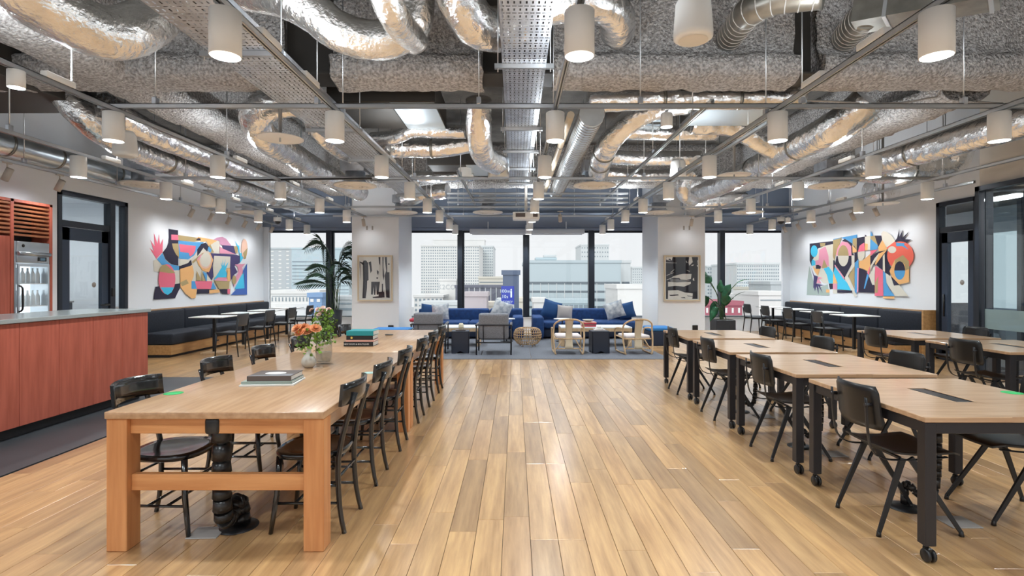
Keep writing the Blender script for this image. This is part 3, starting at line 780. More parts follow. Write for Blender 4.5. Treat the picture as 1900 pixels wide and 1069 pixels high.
# air handling boxes
def acbox(label, x0, x1, y0, y1, z0, z1, split=None):
    t = thing('air_unit', label, 'air unit', ((x0 + x1) / 2, (y0 + y1) / 2, z0), 0, 'ceiling air units')
    cx, cy = (x0 + x1) / 2, (y0 + y1) / 2
    MB().rbox(x0 - cx, x1 - cx, y0 - cy, y1 - cy, .012, z1 - z0, .01, 1).build('casing', 'unitdark', t)
    if split is not None:
        MB().rbox(split - cx, x1 - cx - .01, y0 - cy + .01, y1 - cy - .01, 0, .012, .004, 1).build('service_panel', 'unitlight', t)
        MB().rbox(x0 - cx + .01, split - cx - .01, y0 - cy + .01, y1 - cy - .01, .004, .012, .003, 1).build('filter_panel', 'unitdark', t)
    for sx in (x0 - cx + .05, x1 - cx - .05):
        for sy in (y0 - cy + .05, y1 - cy - .05): MB().cyl((sx, sy, z1 - z0), (sx, sy, ZS - z0), .006, n=6).build('hanger_rod', 'strut', t)
acbox('ceiling air unit with a pale service panel above the long table', -2.35, -1.0, 6.7, 7.85, 3.66, 4.0, -1.56)
acbox('ceiling air unit with a pale service panel over the desks', 2.35, 3.5, 6.75, 7.7, 3.66, 4.0, 2.42)
acbox('black ceiling air unit above the bar', -7.0, -5.35, 5.35, 6.9, 3.58, 3.95)
acbox('small pale panelled air unit right of the spiral duct', 1.83, 2.3, 7.9, 8.5, 3.95, 4.2, 1.85)
acbox('dark ceiling air unit beside the middle tray near the windows', -1.6, -.5, 9.8, 10.8, 3.55, 3.9, -.9)
# round diffusers
def make_diffuser():
    t = thing('round_diffuser', '', 'air diffuser')
    for k, (r, z) in enumerate(((.365, 0), (.27, -.006), (.19, -.012), (.11, -.018))):
        MB().lathe([(r * .70, z + .03), (r * .72, z + .008), (r * .9, z), (r, z + .012), (r * .98, z + .03)], 32).build('ring' if k else 'rim', 'diffuser', t)
    MB().lathe([(0, -.02), (.06, -.016), (.07, .01)], 24).build('hub', 'diffuser', t)
    MB().lathe([(.26, .03), (.17, .10), (.17, .24), (0, .24)], 28).build('neck', 'galv', t)
    MB().box(-.2, .2, -.2, .2, .24, .42).build('plenum', 'galv', t)
    for s in (-1, 1): MB().cyl((s * .19, 0, .42), (s * .19, 0, 1.5), .005, n=6).build('hanger_rod', 'strut', t)
    return t
dif = make_diffuser()
for i, (x, y, lab) in enumerate(((-6.35, 9.2, 'by the bar door'), (-2.76, 9.3, 'between the wide tray and the bar side beam'), (1.37, 9.3, 'below the bent foil duct'), (5.46, 9.3, 'near the wall by the desks'),
                     (-2.72, 12.98, 'in front of the palm side column'), (-.66, 12.98, 'in front of the middle windows'), (3.46, 12.98, 'in front of the banana plant side column'), (5.6, 12.98, 'close to the desk side corner window'), (-6.4, 12.98, 'above the mural with the red hand'))):
    place(dif, i == 0, (x, y, 3.075), 0, 'round cream ringed air diffuser ' + lab, 'round air diffusers')
# sprinkler heads with heat plates
def make_plate():
    t = thing('sprinkler', '', 'sprinkler')
    MB().lathe([(0, .02), (.24, .012), (.268, 0), (.262, -.006), (.24, .002), (0, .008)], 36).build('heat_plate', 'lampwhite', t)
    MB().cyl((0, 0, .02), (0, 0, 1.45), .022, n=10).build('pipe', 'plastgrey', t)
    MB().cyl((0, 0, -.04), (0, 0, .02), .012, n=8).build('sprinkler_head', 'stainless', t)
    return t
sp = make_plate()
for i, (px, py, Y, lab) in enumerate(((520, 257, 6.45, 'beside the hooked foil duct'), (1362, 325, 8.7, 'under the long duct above the desks'), (1638, 378, 10.3, 'above the mural with the orange eye'))):
    place(sp, i == 0, P(px, py, Y), 0, 'sprinkler with a round white heat plate ' + lab, 'sprinklers with plates')
# hanging bell speakers
def make_speaker():
    t = thing('ceiling_speaker', '', 'speaker')
    MB().lathe([(0, 0), (.11, .004), (.132, .02), (.134, .05), (.118, .26), (.09, .31), (0, .32)], 32).build('shell', 'lampwhite', t)
    MB().lathe([(0, -.002), (.10, .001)], 32).build('grille', 'diffuser', t)
    MB().cyl((0, 0, .32), (0, 0, .9), .004, n=6).build('cable', 'plasticblack', t)
    return t
spk = make_speaker()
for i, (px, py, Y, lab) in enumerate(((1286, 76, 3.75, 'in front of the sprayed beam'), (232, 291, 6.6, 'behind the bar side lamp rail'), (1720, 291, 8.6, 'under the fat duct by the desk side wall'), (862, 332, 10.1, 'left of the middle tray'), (1258, 330, 9.15, 'by the stubby foil duct'), (386, 384, 10.1, 'by the mural with the red hand'))):
    place(spk, i == 0, P(px, py, Y), 0, 'white bell shaped hanging speaker ' + lab, 'bell speakers')
# metal drums below the dropping duct
tag(MB().lathe([(0, 0), (.17, 0), (.17, .2), (.175, .21), (.17, .22), (.17, .3), (0, .3)], 28, (0, 0, 0)).build('duct_drum', 'stainless', loc=P(925, 330, 8.5)), 'shiny metal duct drum left of the middle tray', 'duct drum')
# small wall spotlights
def make_spot():
    t = thing('wall_spotlight', '', 'spotlight')
    R_ = Matrix.Rotation(math.radians(28), 4, 'Y')
    b = MB(); b.lathe([(0, -.085), (.042, -.085), (.042, .085), (0, .085)], 18); b.v = [tuple(R_ @ Vector(p) + Vector((0, 0, -.16))) for p in b.v]
    b.build('head', 'spotbeige', t)
    MB().cyl((0, 0, -.09), (0, 0, .0), .008, n=8).build('stem', 'spotbeige', t)
    MB().rbox(-.015, .015, -.06, .06, -.02, .0, .003, 1).build('adapter', 'spotbeige', t)
    lt = D.lights.new('spot', 'SPOT'); lt.energy = 19; lt.spot_size = math.radians(140); lt.spot_blend = 1; lt.shadow_soft_size = .05; lt.color = (.96, .98, 1)
    lo = D.objects.new('bulb', lt); COL.objects.link(lo); lo.parent = t
    lo.location = (-.055, 0, -.26); lo.rotation_euler = (0, math.radians(32), 0)
    return t
ws = make_spot()
ys = [10.9, 11.6, 12.3, 13.05, 13.75, 14.5]
k = 0
for y in ys:
    place(ws, k == 0, (-6.55, y, 2.98), 0, 'beige wall spotlight above the mural with the red hand, %s from the windows' % ORD[5 - k], 'wall spotlights'); k += 1
for i, y in enumerate((10.75, 11.5, 12.25, 13.0, 13.7, 14.4)):
    place(ws, False, (7.2, y, 2.98), PI, 'beige wall spotlight above the mural with the orange eye, %s from the windows' % ORD[5 - i], 'wall spotlights')
for i, y in enumerate((6.95, 7.75)):
    place(ws, False, (-6.55, y, 2.98), 0, 'beige wall spotlight above the tall cabinet, %s the fridge' % ('short of' if i == 0 else 'over'), 'wall spotlights')
place(ws, False, (1.0, 12.0, 3.0), PI / 2, 'beige spotlight on the cross rail aimed at the lounge', 'wall spotlights')
# picture spots for the framed prints
for x in (-3.7, 4.3):
    o = place(ws, False, (x, 13.15, 3.03), -PI / 2, 'beige spotlight aimed at the framed print on the %s column' % ('palm side' if x < 0 else 'banana plant side'), 'wall spotlights')
    for ch in o.children:
        if ch.type == 'LIGHT': ch.data = ch.data.copy(); ch.data.energy = 5
# dome cameras
for i, (px, py, lab) in enumerate(((515, 411, 'above the cafe tables by the red hand mural'), (1449, 411, 'above the cafe tables by the orange eye mural'))):
    p = P(px, py, 13.0)
    t = thing('dome_camera', 'white dome camera ' + lab, 'camera', p, 0, 'dome cameras')
    MB().lathe([(.09, 0), (.09, .10), (0, .10)], 20).build('housing', 'lampwhite', t)
    MB().lathe([(0, -.07), (.045, -.055), (.07, -.02), (.075, 0)], 20).build('dome', 'plasticblack', t)
    MB().cyl((0, 0, .1), (0, 0, 3.02 - p.z), .012, n=8).build('stem', 'lampwhite', t)
# slack black cable under the cross rail and a grey one along the beam
tag(MB().tube(smooth_path([P(413, 318, 7.6), P(435, 331, 8.0), P(470, 334, 8.5), P(540, 333, 8.5), P(620, 332, 8.5), P(690, 331, 8.5)], .1), .016, 8).build('power_cable', 'plasticblack'), 'black power cable clipped along a cross rail', 'cable')
tag(MB().tube(smooth_path([P(1440, 185, 6.5), P(1540, 188, 6.5), P(1610, 192, 6.5), P(1680, 190, 6.5), P(1740, 180, 6.5), P(1800, 188, 6.5), P(1860, 192, 6.5)], .1), .012, 8).build('grey_cable', 'plastgrey'), 'grey cable sagging below the sprayed beam over the desks', 'cable')
# projector and screen case
p = P(976, 408, 11.4)
t = thing('projector', 'grey white ceiling projector facing the lounge windows', 'projector', p)
MB().rbox(-.28, .28, -.2, .2, 0, .15, .02, 2).build('body', 'lampwhite', t)
MB().rbox(-.22, -.02, -.205, -.19, .04, .12, .003, 1).build('vent_grille', 'bookbrown', t)
MB().rbox(.14, .24, -.205, -.19, .04, .12, .003, 1).build('vent_grille', 'bookbrown', t)
MB().cyl((0, .19, .07), (0, .24, .07), .05).build('lens', 'plasticblack', t)
MB().cyl((0, 0, .15), (0, 0, ZS - p.z), .03).build('mount_pole', 'lampwhite', t)
p = P(978, 434, 15.2)
t = thing('projection_screen', 'long white roll up screen case above the lounge windows', 'screen', p)
MB().rbox(-1.62, 1.62, -.06, .06, 0, .14, .03, 3).build('case', 'blind', t)
MB().box(-1.55, 1.55, -.01, .01, -.03, 0).build('bottom_bar', 'blind', t)
for sx in (-1.1, 0, 1.1): MB().bar((sx, 0, .14), (sx, 0, .34), .04, .03).build('bracket', 'strut', t)
# ---------------------------------------------------------------- bar, tall cabinet, fridge
XB = -4.59
t = thing('bar_counter', 'red brown wooden bar counter with a pale metal worktop', 'bar', (XB, 4.3, 0))
yb = [6.73 - .435 * i for i in range(12)]
MB().box(-.74, -.022, yb[-1] - 4.3, 6.72 - 4.3, .10, 1.06).build('carcass', 'barwood', t)
pn = None
for i in range(11):
    if pn is None:
        pn = MB().rbox(-.02, 0, -.2155, .2155, .10, 1.055, .003, 1).build('front_panel', 'barwood', t); o = pn
    else:
        o = pn.copy(); COL.objects.link(o)
    o.location = (0, yb[i] - .2175 - 4.3, 0)
MB().rbox(-.76, -.0, 6.72 - 4.3, 6.735 - 4.3, .10, 1.055, .003, 1).build('end_panel', 'barwood', t)
MB().box(-.70, -.07, yb[-1] - 4.3, 6.68 - 4.3, 0, .10).build('plinth', 'kick', t)
tag(MB().rbox(-.80, .025, yb[-1] - 4.32, 6.76 - 4.3, 1.06, 1.10, .004, 1).build('bar_worktop', 'counter', loc=(XB, 4.3, 0)), 'long pale grey metal worktop lying on the wooden bar', 'worktop')
# tall cabinet
XC = -6.9
t = thing('tall_cabinet', 'tall red brown wooden cabinet with slatted vents above the fridge', 'cabinet', (XC, 7.2, 0))
def cb(x0, x1, y0, y1, z0, z1, r=.003): return MB().rbox(x0 - XC, x1 - XC, y0 - 7.2, y1 - 7.2, z0, z1, r, 1)
cb(XL + .005, XC, 7.99, 8.04, 0, 2.58).build('side_panel', 'barwood', t)
cb(XL + .005, XC, 7.37, 7.42, 0, 2.58).build('side_panel', 'barwood', t)
cb(XL + .005, XC, 5.6, 5.65, 0, 2.58).build('side_panel', 'barwood', t)
cb(XL + .005, XC, 5.6, 8.04, 2.54, 2.58).build('top_panel', 'barwood', t)
cb(XL + .005, XL + .03, 5.65, 7.99, 0, 2.54).build('back_panel', 'kick', t)
for i in range(8):
    z = 2.075 + i * .058
    cb(XC - .05, XC - .005, 7.42, 7.99, z, z + .030).build('slat', 'slatwood', t)
    cb(XC - .05, XC - .005, 5.65, 7.37, z + .02, z + .05).build('slat', 'slatwood', t)
for a, b in ((5.66, 6.22), (6.225, 6.79), (6.795, 7.365)):
    dd = cb(XC - .025, XC - .002, a, b, .1, 2.06).build('door', 'barwood', t)
# fridge
t = thing('display_fridge', 'stainless glass door fridge lit white inside, set in the tall cabinet', 'fridge', (-6.93, 7.705, 0))
MB().rbox(-.25, -.24, -.275, .275, .02, 2.0, .002, 1).build('back_wall', 'stainless', t)
for s in (-1, 1): MB().rbox(-.24, .03, s * .265 - .012, s * .265 + .012, .02, 2.0, .003, 1).build('side_wall', 'stainless', t)
MB().rbox(-.24, .05, -.252, .252, .02, .12, .004, 1).build('base', 'stainless', t)
hd = MB().rbox(-.24, .05, -.255, .255, 1.70, 2.0, .012, 2).build('header', 'stainless', t)
MB().rbox(.05, .06, .06, .2, 1.73, 1.79, .004, 1).build('control_panel', 'plasticblack', hd)
MB().box(.0605, .062, .09, .17, 1.742, 1.778).build('screen', 'display', hd)
MB().tube([(.055, -.255, 1.83), (.055, .255, 1.83)], .03, 12).build('grip_rail', 'stainless', hd)
tb = MB().lathe([(0, 0), (.022, 0), (.022, .004), (0, .004)], 18, (.051, -.17, 1.94), M=Matrix.Rotation(PI / 2, 4, 'Y')).build('badge', 'plasticblack', hd)
MB().box(-.238, -.23, -.25, .25, .14, 1.68).build('lit_liner', 'fridgeglow', t)
for z in (.42, .75, 1.08, 1.40): MB().box(-.22, .0, -.25, .25, z, z + .012).build('shelf', 'whitetop', t)
df = MB().box(.03, .055, -.25, -.225, .13, 1.69).box(.03, .055, .225, .25, .13, 1.69).box(.03, .055, -.225, .225, .13, .17).box(.03, .055, -.225, .225, 1.65, 1.69).build('door', 'stainless', t)
MB().box(.038, .046, -.225, .225, .17, 1.65).build('pane', 'winglass', df)
MB().tube(smooth_path([(.055, -.235, 1.02), (.10, -.235, 1.05), (.105, -.235, 1.2), (.10, -.235, 1.35), (.055, -.235, 1.38)], .03), .012, 8).build('handle', 'plasticblack', df)
kb = 0
bt = MB().lathe([(0, 0), (.03, 0), (.03, .13), (.012, .18), (.012, .22), (0, .22)], 12).build('bottle', 'bottlewhite'); tag(bt, '', 'bottle')
first = True
for si, z in enumerate((1.092, 1.412, .762)):
    for c in range(6):
        o = bt if first else bt.copy()
        if not first: COL.objects.link(o)
        first = False
        o.location = (-6.93 - .08, 7.705 - .2 + c * .08, z + .001)
        o['label'] = 'pale bottle on the %s fridge shelf, %s from the fridge handle' % (('upper', 'top', 'middle')[si], ORD[c]); o['group'] = 'bottles in the fridge'
# ---------------------------------------------------------------- communal tables
def comm(label, y0, y1, endrail):
    t = thing('communal_table', label, 'table', (-1.605, (y0 + y1) / 2, 0)); c = (y0 + y1) / 2; l = (y1 - y0) / 2
    MB().rbox(-.585, .585, -l, l, .712, .75, .004, 2).build('tabletop', 'tablewood', t)
    for sx in (-1, 1):
        for sy in (-1, 1):
            x0 = sx * .527; y_ = sy * (l - .065)
            MB().rbox(x0 - .055, x0 + .055, y_ - .055, y_ + .055, 0, .712, .004, 1).build('leg', 'tablewood_z', t)
        MB().rbox(sx * .545 - .013, sx * .545 + .013, -l + .12, l - .12, .625, .712, .003, 1).build('apron', 'tablewood', t)
    for sy in (-1, 1):
        MB().rbox(-.472, .472, sy * (l - .05) - .013, sy * (l - .05) + .013, .625, .712, .003, 1).build('apron', 'tablewood_x', t)
        if sy in endrail: MB().rbox(-.472, .472, sy * (l - .065) - .02, sy * (l - .065) + .02, .315, .402, .003, 1).build('stretcher', 'tablewood_x', t)
    return t
comm('long orange brown wooden communal table with the black cable spine', 2.87, 5.275, (-1,))
comm('long orange brown wooden communal table carrying the teal topped book stack', 5.285, 7.69, (1,))
p = FL(322, 730, .75)
tag(MB().lathe([(0, .0012), (.055, .0012), (.055, 0), (0, 0)], 32).build('sticker', 'stickergreen', loc=(p.x, p.y, .7502)), 'round green sticker on the communal table edge by the bar', 'sticker', 'table stickers')
p = FL(686, 692, .75)
tag(MB().lathe([(0, .0012), (.05, .0012), (.05, 0), (0, 0)], 32).build('sticker', 'stickergrey', loc=(p.x, p.y, .7502)), 'round pale grey green sticker on the communal table edge by the aisle', 'sticker', 'table stickers')
tag(MB().rbox(-.05, .05, -.02, .02, 0, .012, .004, 1).build('cable_grommet', 'plasticblack', loc=(FL(722, 622, .75).x, FL(722, 622, .75).y, .75)), 'small black grommet on the communal table beyond the book stack', 'grommet')
# segmented cable spines
def spine(label, top, foot, disc, link=.05, w=.04, clip=-.02):
    t = thing('cable_spine', label, 'cable spine', (foot[0], foot[1], 0), 0, 'cable spines'); o = Vector((foot[0], foot[1], 0))
    top = Vector(top) - o
    q = Vector((top.x, top.y, 0))
    pts = smooth_path([top, q * 1.0 + Vector((0, 0, .45)), q * .97 + Vector((0, 0, .24)), q * .85 + Vector((0, 0, .115)), q * .5 + Vector((0, 0, .095)), q * .15 + Vector((0, 0, .15)), Vector((.01, .01, .13)), Vector((.015, .015, .015))], link)
    for i in range(len(pts) - 1):
        a, b = pts[i], pts[i + 1]; d = (b - a)
        MB().cyl(a + d * .08, b - d * .08, w * .62, w * .70, n=12).build('link', 'plasticblack', t)
    MB().tube(pts, w * .35, 8).build('cable', 'plasticblack', t)
    MB().lathe([(0, .012), (w * .9, .012), (disc, .004), (disc, 0), (0, 0)], 36).build('base_disc', 'blackmetal', t)
    MB().rbox(top.x - .04, top.x + .04, clip + top.y, .02 + top.y, top.z - .03, top.z + .062, .018, 3).build('clip', 'plasticblack', t)
    return t
f = FL(433, 984)
spine('black segmented cable spine hanging from the communal table end', (P(402, 790, 2.95).x, 3.0, .65), (f.x, f.y + .05, 0), .115, .07, .074, -.105)
def plate(px, py, w, l, rz, label):
    p = FL(px, py)
    tag(MB().rbox(-w / 2, w / 2, -l / 2, l / 2, 0, .006, .002, 1).build('floor_box', 'plastgrey', loc=(p.x, p.y, .0005), rz=rz), label, 'floor box', 'floor boxes')
plate(384, 990, .17, .14, .05, 'grey floor box plate under the communal table end')
# ---------------------------------------------------------------- dining chairs
def dining_chair():
    t = thing('dining_chair', '', 'chair')
    n = 28
    out = []
    for i in range(n):
        a = 2 * PI * i / n; ca, sa = math.cos(a), math.sin(a)
        x = math.copysign(abs(ca) ** .75, ca) * .205; y = math.copysign(abs(sa) ** .72, sa) * (.205 + .012 * ca)
        out.append((x, y))
    m = MB(); vs = []; fs = []
    rings = [(1.0, .432), (1.0, .455), (.97, .464), (.8, .460), (.5, .452), (.2, .450)]
    for (s, z) in rings:
        for (x, y) in out: vs.append((x * s, y * s, z))
    for r in range(len(rings) - 1):
        for i in range(n): fs.append((r * n + i, r * n + (i + 1) % n, (r + 1) * n + (i + 1) % n, (r + 1) * n + i))
    fs.append(tuple((len(rings) - 1) * n + i for i in range(n))); fs.append(tuple(reversed(range(n))))
    m.add(vs, fs, True); m.build('seat', 'lacquer', t)
    # backrest: curved board
    rows = []
    for zi in range(4):
        z = .735 + .125 * zi / 3
        row = []
        for k in range(11):
            y = -.205 + .41 * k / 10
            x = -.268 + .065 * (y / .205) ** 2 - .012 * zi / 3
            row.append(Vector((x, y, z + .008 * (1 - (y / .205) ** 2))))
        rows.append(row)
    MB().grid(rows, th=(-.018, 0, 0)).build('backrest', 'lacquer', t)
    for s in (-1, 1):
        MB().tube(smooth_path([(-.225, s * .165, 0), (-.195, s * .158, .15), (-.185, s * .150, .43), (-.225, s * .135, .65), (-.262, s * .125, .80)], .08), [.0145] * 20, 10).build('leg', 'lacquer', t) if False else None
        pts = smooth_path([(-.225, s * .165, 0), (-.195, s * .158, .15), (-.185, s * .150, .43), (-.232, s * .135, .65), (-.278, s * .125, .80)], .08)
        MB().tube(pts, [.0135 + .003 * (1 - abs(i / len(pts) - .5) * 2) for i in range(len(pts))], 10).build('leg', 'lacquer', t)
        pf = [(.195, s * .175, 0), (.165, s * .160, .22), (.155, s * .150, .435)]
        MB().tube(pf, [.0125, .0165, .0175], 10).build('leg', 'lacquer', t)
        for z in (.17, .27):
            MB().cyl((.175, s * .163, z), (-.19, s * .157, z), .0085, n=8).build('stretcher', 'lacquer', t)
    for x, z in ((.06, .17), (-.05, .17), (.165, .30), (-.19, .32)):
        MB().cyl((x, -.16, z), (x, .16, z), .0085, n=8).build('stretcher', 'lacquer', t)
    return t
dc = dining_chair()
ysr = [3.26, 3.97, 4.74, 5.64, 6.34, 7.1]
for i, y in enumerate(ysr):
    place(dc, i == 0, (-1.205, y, 0), PI + RND.uniform(-.03, .03), 'black dining chair on the aisle side of the long tables, %s from the lounge' % ORD[5 - i], 'dining chairs at the communal tables')
for i, y in enumerate([3.22, 4.08, 4.84, 5.66, 6.4, 7.15]):
    place(dc, False, (-2.035, y, 0), RND.uniform(-.03, .03), 'black dining chair on the bar side of the long tables, %s from the lounge' % ORD[5 - i], 'dining chairs at the communal tables')
# ---------------------------------------------------------------- books
def book(label, w, l, h, loc, rz, cover, group, spine_m=None):
    t = thing('book', label, 'book', loc, rz, group)
    MB().rbox(-w / 2, w / 2, -l / 2, l / 2, h - .004, h, .0015, 1).build('front_cover', cover, t)
    MB().rbox(-w / 2, w / 2, -l / 2, l / 2, 0, .004, .0015, 1).build('back_cover', cover, t)
    MB().rbox(-w / 2, w / 2, -l / 2, -l / 2 + .005, 0, h, .002, 1).build('spine', spine_m or cover, t)
    MB().box(-w / 2 + .005, w / 2 - .005, -l / 2 + .005, l / 2 - .005, .004, h - .004).build('pages', 'paper', t)
    return t
bx, by = -1.66, 3.70
book('large white album lying lowest in the near book stack', .35, .27, .012, (bx - .0, by, .75), .10, 'paper', 'books near the stickers')
b_ = book('grey green magazine in the middle of the near book stack', .33, .25, .018, (bx, by + .005, .762), .06, 'bookgreen', 'books near the stickers')
b_ = book('dark brown hardback on top of the near book stack', .29, .235, .034, (bx + .012, by + .01, .78), .05, 'bookbrown', 'books near the stickers', 'bookbrown')
m = MB(); m.poly([(x * 1.0, y, .0345) for x, y in ell(0.0, -.0, .07, .045, 28)]); m.build('cover_picture', 'paper', b_)
m = MB(); m.poly([(-.135, -.105, .0343), (.135, -.105, .0343), (.135, -.03, .0343), (-.135, -.085, .0343)]); m.build('cover_stripe', 'bookgrey', b_)
sx, sy = -1.66, 5.86
z = .75
for (lab, w, l, h, dx, rz, mt) in (('black hardback with white title lowest in the far book stack', .315, .235, .048, -.012, .0, 'bookblack'), ('salmon coloured book lying second in the far book stack', .30, .23, .020, 0, .01, 'booksalmon'),
                              ('black hardback with a yellow dot in the far book stack', .285, .225, .046, .0, .0, 'bookblack'), ('teal hardback on top of the far book stack', .29, .23, .050, .004, -.01, 'teal')):
    bk = book(lab, w, l, h, (sx + dx, sy, z), rz, mt, 'books in the far stack')
    if 'white title' in lab: text_mesh('NEW SHOPS & BOUTIQUES', .022, 'title', 'paper', bk, Matrix.Translation((-.02, -l / 2 - .0012, h / 2)) @ Matrix.Rotation(PI / 2, 4, 'X'))
    if 'yellow' in lab: MB().poly([(x, -l / 2 - .001, y) for x, y in ell(-.085, h / 2, .012, .012, 16)]).build('spine_dot', 'gold', bk)
    z += h
# ---------------------------------------------------------------- vases and flowers
vx, vy = (573 - CX) * 4.35 / FPX, 4.35
t = thing('flower_vase', 'round matt grey ceramic vase holding orange flowers', 'vase', (vx, vy, .75))
MB().lathe([(0, 0), (.03, 0), (.05, .018), (.058, .042), (.055, .068), (.036, .098), (.019, .118), (.017, .15), (.023, .16), (.019, .16), (.014, .15), (.014, .12), (0, .12)], 32).build('body', 'ceramic', t)
gx, gy = (601 - CX) * 4.55 / FPX, 4.55
t2 = thing('glass_vase', 'tall ribbed clear glass vase holding leafy green stems', 'vase', (gx, gy, .75))
MB().lathe([(0, .004), (.055, .004), (.06, .02), (.066, .1), (.062, .17), (.056, .235), (.053, .235), (.058, .17), (.062, .1), (.056, .022), (0, .018)], 64, flute=.035).build('body', 'vaseglass', t2)
MB().lathe([(0, .018), (.052, .02), (.058, .10), (0, .10)], 32).build('water', 'vaseglass', t2)
def bouquet(name, label, base, z0, spread, n, hgt, petal, leafm, grp, seed, leafn, drop=0):
    r = random.Random(seed); t = thing(name, label, 'flowers', (base[0], base[1], z0))
    for i in range(n):
        a = r.uniform(0, 2 * PI); q = math.sqrt(r.random()) * spread
        h = hgt * r.uniform(.72, 1.0)
        tip = Vector((math.cos(a) * q - .01, math.sin(a) * q, h))
        st = smooth_path([(0, 0, -.05), (tip.x * .25, tip.y * .25, h * .5), tip], .03)
        s = MB().tube(st, .0022, 5).build('stem', 'stem', t)
        if petal and i < petal[1]:
            m = MB(); rr = petal[2]
            dirv = Vector((tip.x * 2.2, tip.y * 2.2 - .15, .35)).normalized(); M = Vector((0, 0, 1)).rotation_difference(dirv).to_matrix()
            for ring, (rad, up, cnt) in enumerate(((1, .1, 13), (.75, .45, 10), (.45, .8, 7))):
                for k in range(cnt):
                    b = 2 * PI * k / cnt + ring * .3; w = .32 * rr
                    c, s_ = math.cos(b), math.sin(b)
                    pts = [Vector((0, 0, 0)), Vector((c * rr * rad * .6 - s_ * w, s_ * rr * rad * .6 + c * w, rr * up * .5)), Vector((c * rr * rad, s_ * rr * rad, rr * up * .6 + .15 * rr)), Vector((c * rr * rad * .6 + s_ * w, s_ * rr * rad * .6 - c * w, rr * up * .5))]
                    m.poly([tip + M @ p for p in pts])
            m.build('blossom', petal[0], t)
    m = None
    for i in range(leafn):
        a = r.uniform(0, 2 * PI); q = math.sqrt(r.random()) * spread * 1.05; h = hgt * r.uniform(.25 - drop, .95)
        c = Vector((math.cos(a) * q, math.sin(a) * q, h)); L_ = r.uniform(.018, .034)
        d = Vector((r.uniform(-1, 1), r.uniform(-1, 1), r.uniform(-.4, .8))).normalized(); s_ = d.cross(Vector((r.uniform(-1, 1), r.uniform(-1, 1), .4))).normalized() * L_ * .48
        nrm = d.cross(s_).normalized() * L_ * .15
        MB().add([c, c + d * L_ * .5 + s_ + nrm, c + d * L_ * 1.1, c + d * L_ * .5 - s_ + nrm], [(0, 1, 2), (0, 2, 3)]).build('leaf', leafm, t)
    return t
bouquet('flower_bunch', 'orange double flowers with green buds in the grey vase', (vx, vy), .75 + .155, .10, 14, .17, ('petal', 11, .05), 'leaf', None, 4, 110, .45)
bouquet('flower_bunch', 'leafy green stems with small pale pink flowers in the glass vase', (gx, gy), .75 + .23, .095, 18, .25, ('petalpink', 12, .026), 'leaf', None, 9, 260, .5)
# ---------------------------------------------------------------- mobile desks and their chairs
def mobile_table():
    t = thing('mobile_table', '', 'table')
    w, l = .53, .55
    # top in four strips around a cable slot (slot x -.10..+.03, y -.22..+.20)
    sx0, sx1, sy0, sy1 = -.08, .04, -.2, .2
    MB().rbox(-w, sx0, -l, l, .722, .75, .003, 1).rbox(sx1, w, -l, l, .722, .75, .003, 1).box(sx0 - .002, sx1 + .002, -l + .003, sy0, .722, .7499).box(sx0 - .002, sx1 + .002, sy1, l - .003, .722, .7499).build('tabletop', 'deskwood', t)
    MB().box(sx0, sx1, sy0, sy1, .66, .665).box(sx0, sx0 + .004, sy0, sy1, .665, .745).box(sx1 - .004, sx1, sy0, sy1, .665, .745).box(sx0, sx1, sy0, sy0 + .004, .665, .745).box(sx0, sx1, sy1 - .004, sy1, .665, .745).build('cable_trough', 'plasticblack', t)
    MB().rbox(sx0 + .006, sx1 - .03, sy0 + .01, sy1 - .01, .738, .7495, .003, 1).build('slot_lid', 'plasticblack', t)
    for sx in (-1, 1):
        for sy in (-1, 1):
            x, y = sx * (w - .032), sy * (l - .032)
            lg = MB().rbox(x - .03, x + .03, y - .03, y + .03, .085, .722, .004, 1).build('leg', 'graphite', t)
            cs = MB()
            for q in (-.014, .014):
                cs.lathe([(0, -.009), (.03, -.009), (.034, -.004), (.034, .004), (.03, .009), (0, .009)], 18, (x + q, y - .012, .034), M=Matrix.Rotation(PI / 2, 4, 'Y'))
            cs.rbox(x - .012, x + .012, y - .028, y + .02, .03, .075, .006, 1).cyl((x, y, .06), (x, y, .088), .01, n=8)
            cs.build('caster', 'plasticblack', lg)
        MB().rbox(sx * (w - .032) - .02, sx * (w - .032) + .02, -l + .06, l - .06, .662, .722, .003, 1).build('apron', 'graphite', t)
    for sy in (-1, 1): MB().rbox(-w + .06, w - .06, sy * (l - .032) - .02, sy * (l - .032) + .02, .662, .722, .003, 1).build('apron', 'graphite', t)
    return t
mt = mobile_table()
TY = [3.31, 4.58, 5.83, 7.1]
XT = 2.63
for i, y in enumerate(TY):
    place(mt, i == 0, (XT, y, 0), 0, 'wood topped desk on casters in the row by the aisle, %s from the lounge' % ORD[3 - i], 'mobile desks')
XT2 = 5.38
for i, y in enumerate((5.83, 7.1)):
    place(mt, False, (XT2, y, 0), 0, 'wood topped desk on casters by the meeting room, %s the corner bench' % ('nearest' if i else 'second from'), 'mobile desks')
